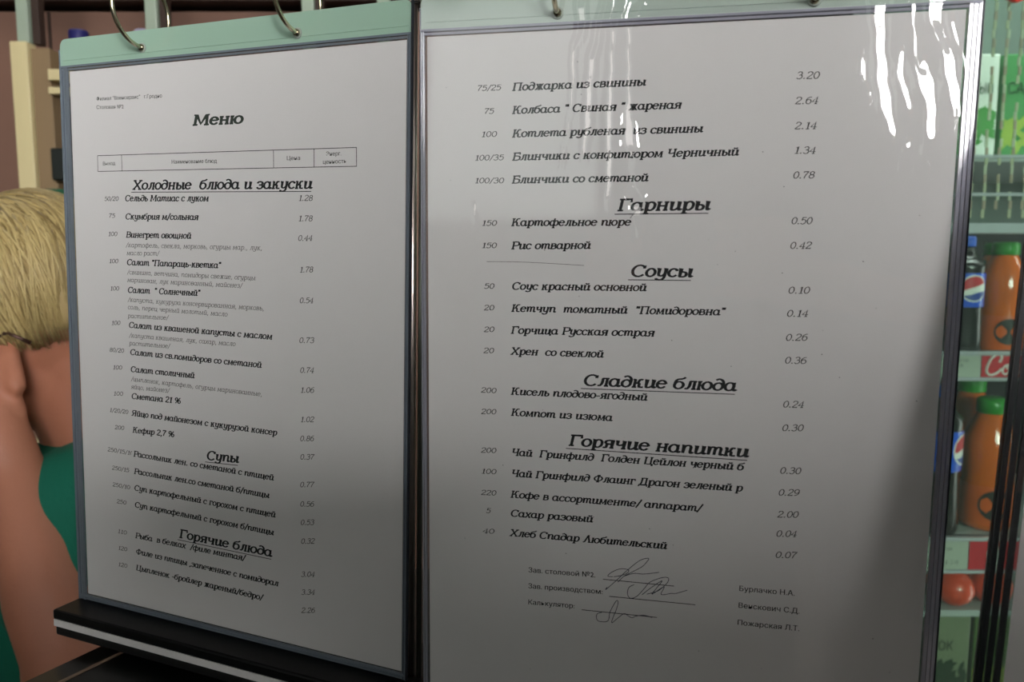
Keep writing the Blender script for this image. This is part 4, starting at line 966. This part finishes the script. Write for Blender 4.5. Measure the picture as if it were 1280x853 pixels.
# stool under her
sl = empty('stool', (-.30, 1.03, 0)); tag(sl, 'low black stool under the seated woman, hidden below the counter', 'stool')
bm = B(); lathe(bm, [(.17, .38), (.18, .39), (.18, .41), (.16, .42)], 28); mk('seat', bm, M_blackmatte, sl, True)
for a in range(4):
    bm = B(); x, y = math.cos(a*PI/2 + .78), math.sin(a*PI/2 + .78); tube(bm, [(x*.12, y*.12, .38), (x*.17, y*.17, 0)], .012, 8); mk('leg', bm, M_chrome, sl, True)

# ------------------------------------------------------------------ the person taking the photograph: behind the lens, seen only as a dark shape mirrored in the film
ph = empty('person', (.29, -.45, 0)); tag(ph, 'person in dark jacket with a phone, mirrored as dark shape in the right pocket', 'person')
def Q(x, y, z): return (x - .29, y + .45, z)
bm = B(); HX, HY, HZ = .29, -.40, 1.60
ball(bm, Q(HX, HY - .01, HZ + .02), (.075, .092, .098)); ball(bm, Q(HX, HY + .035, HZ - .035), (.056, .055, .066)); ball(bm, Q(HX, HY + .055, HZ - .085), (.03, .03, .025))
capsule(bm, Q(HX, HY + .09, HZ + .01), Q(HX, HY + .105, HZ - .03), .009, .014); ball(bm, Q(HX, HY + .085, HZ + .03), (.045, .014, .012)); ball(bm, Q(HX, HY + .088, HZ - .062), (.022, .012, .008))
for sx in (-1, 1): ball(bm, Q(HX + sx*.076, HY - .01, HZ - .01), (.008, .018, .030))
capsule(bm, Q(HX, HY - .01, HZ - .08), Q(HX, HY - .05, 1.44), .056, .062)
capsule(bm, Q(HX, -.47, 1.30), Q(HX, -.47, .98), .125, .13)
hands = []
for sx, ex in ((-1, -.26), (1, .58)):
    sh = Vector((HX + sx*.185, -.47, 1.385)); el = Vector((ex, -.40, 1.13 if sx > 0 else 1.20)); wr = Vector((.0 + sx*.075, -.125, 1.275)); pa = Vector((sx*.072, -.075, 1.295))
    capsule(bm, Q(*sh), Q(*el), .052, .042); capsule(bm, Q(*el), Q(*wr), .042, .027); capsule(bm, Q(*wr), Q(*pa), .026, .024); ball(bm, Q(*pa), (.018, .034, .036))
    for k in range(4):
        a = pa + Vector((0, .022, .026 - k*.018)); b = a + Vector((sx*.004, .034, .002)); c = b + Vector((-sx*.020, .012, 0)); d = c + Vector((-sx*.018, -.004, 0))
        capsule(bm, Q(*a), Q(*b), .009, .0085, 10); capsule(bm, Q(*b), Q(*c), .0085, .008, 10); capsule(bm, Q(*c), Q(*d), .008, .007, 10)
    a = pa + Vector((-sx*.006, -.004, .012)); b = a + Vector((-sx*.028, .006, .018)); capsule(bm, Q(*a), Q(*b), .0115, .009, 10)
for sx in (-1, 1):
    capsule(bm, Q(HX + sx*.09, -.47, .92), Q(HX + sx*.10, -.46, .50), .085, .058); capsule(bm, Q(HX + sx*.10, -.46, .50), Q(HX + sx*.11, -.47, .09), .055, .036); capsule(bm, Q(HX + sx*.11, -.49, .045), Q(HX + sx*.12, -.33, .035), .036, .030)
remeshed('body', bm, M_skin, ph, .006, 3)
M_jk = mat('dark_jacket', (34, 36, 40), .9, bump=.3, bump_s=120)
bm = B()
capsule(bm, Q(HX, -.47, 1.28), Q(HX, -.47, .90), .150, .165); ball(bm, Q(HX, -.47, 1.25), (.215, .13, .17))
for sx, ex in ((-1, -.26), (1, .58)):
    sh = Vector((HX + sx*.185, -.47, 1.385)); el = Vector((ex, -.40, 1.13 if sx > 0 else 1.20)); wr = Vector((.0 + sx*.082, -.15, 1.262))
    capsule(bm, Q(*sh), Q(*el), .074, .064); capsule(bm, Q(*el), Q(*wr), .064, .040); capsule(bm, Q(HX, -.47, 1.40), Q(*sh), .075, .070)
remeshed('jacket', bm, M_jk, ph, .009, 6)
bm = B()
for sx in (-1, 1): capsule(bm, Q(HX + sx*.09, -.47, .92), Q(HX + sx*.10, -.46, .50), .098, .072); capsule(bm, Q(HX + sx*.10, -.46, .50), Q(HX + sx*.11, -.47, .12), .070, .056)
remeshed('trousers', bm, mat('black_cloth', (24, 24, 28), .9), ph, .01, 4)
bm = B(); ball(bm, Q(HX, HY - .025, HZ + .035), (.086, .095, .098)); ball(bm, Q(HX, HY - .05, HZ - .02), (.078, .06, .07))
for v in bm.verts:
    if v.co.y > HY + .45 + .045: v.co.y = HY + .45 + .045
remeshed('hair', bm, mat('dark_hair', (40, 30, 24), .6), ph, .006, 3)
for sx in (-1, 1):
    bm = B(); ball(bm, Q(HX + sx*.031, HY + .083, HZ + .004), (.012, .008, .010), u=14, v=8); mk('eye', bm, mat('eye_white', (220, 214, 206), .3), ph, True)
bm = B(); ball(bm, Q(HX, HY + .099, HZ - .064), (.021, .005, .004), u=14, v=8); mk('lips', bm, mat('lips', (168, 88, 84), .45), ph, True)
ch = empty('smartphone', (0, -.035, 1.262)); tag(ch, 'black smartphone held level in both hands of the person in the dark jacket', 'phone')
bm = B(); box(bm, -.074, .074, -.004, .004, 0, .073, .003); mk('case', bm, M_phone, ch)
bm = B(); box(bm, -.069, .069, -.0047, -.004, .003, .070); mk('screen', bm, mat('phone_screen', (30, 34, 40), .1), ch)
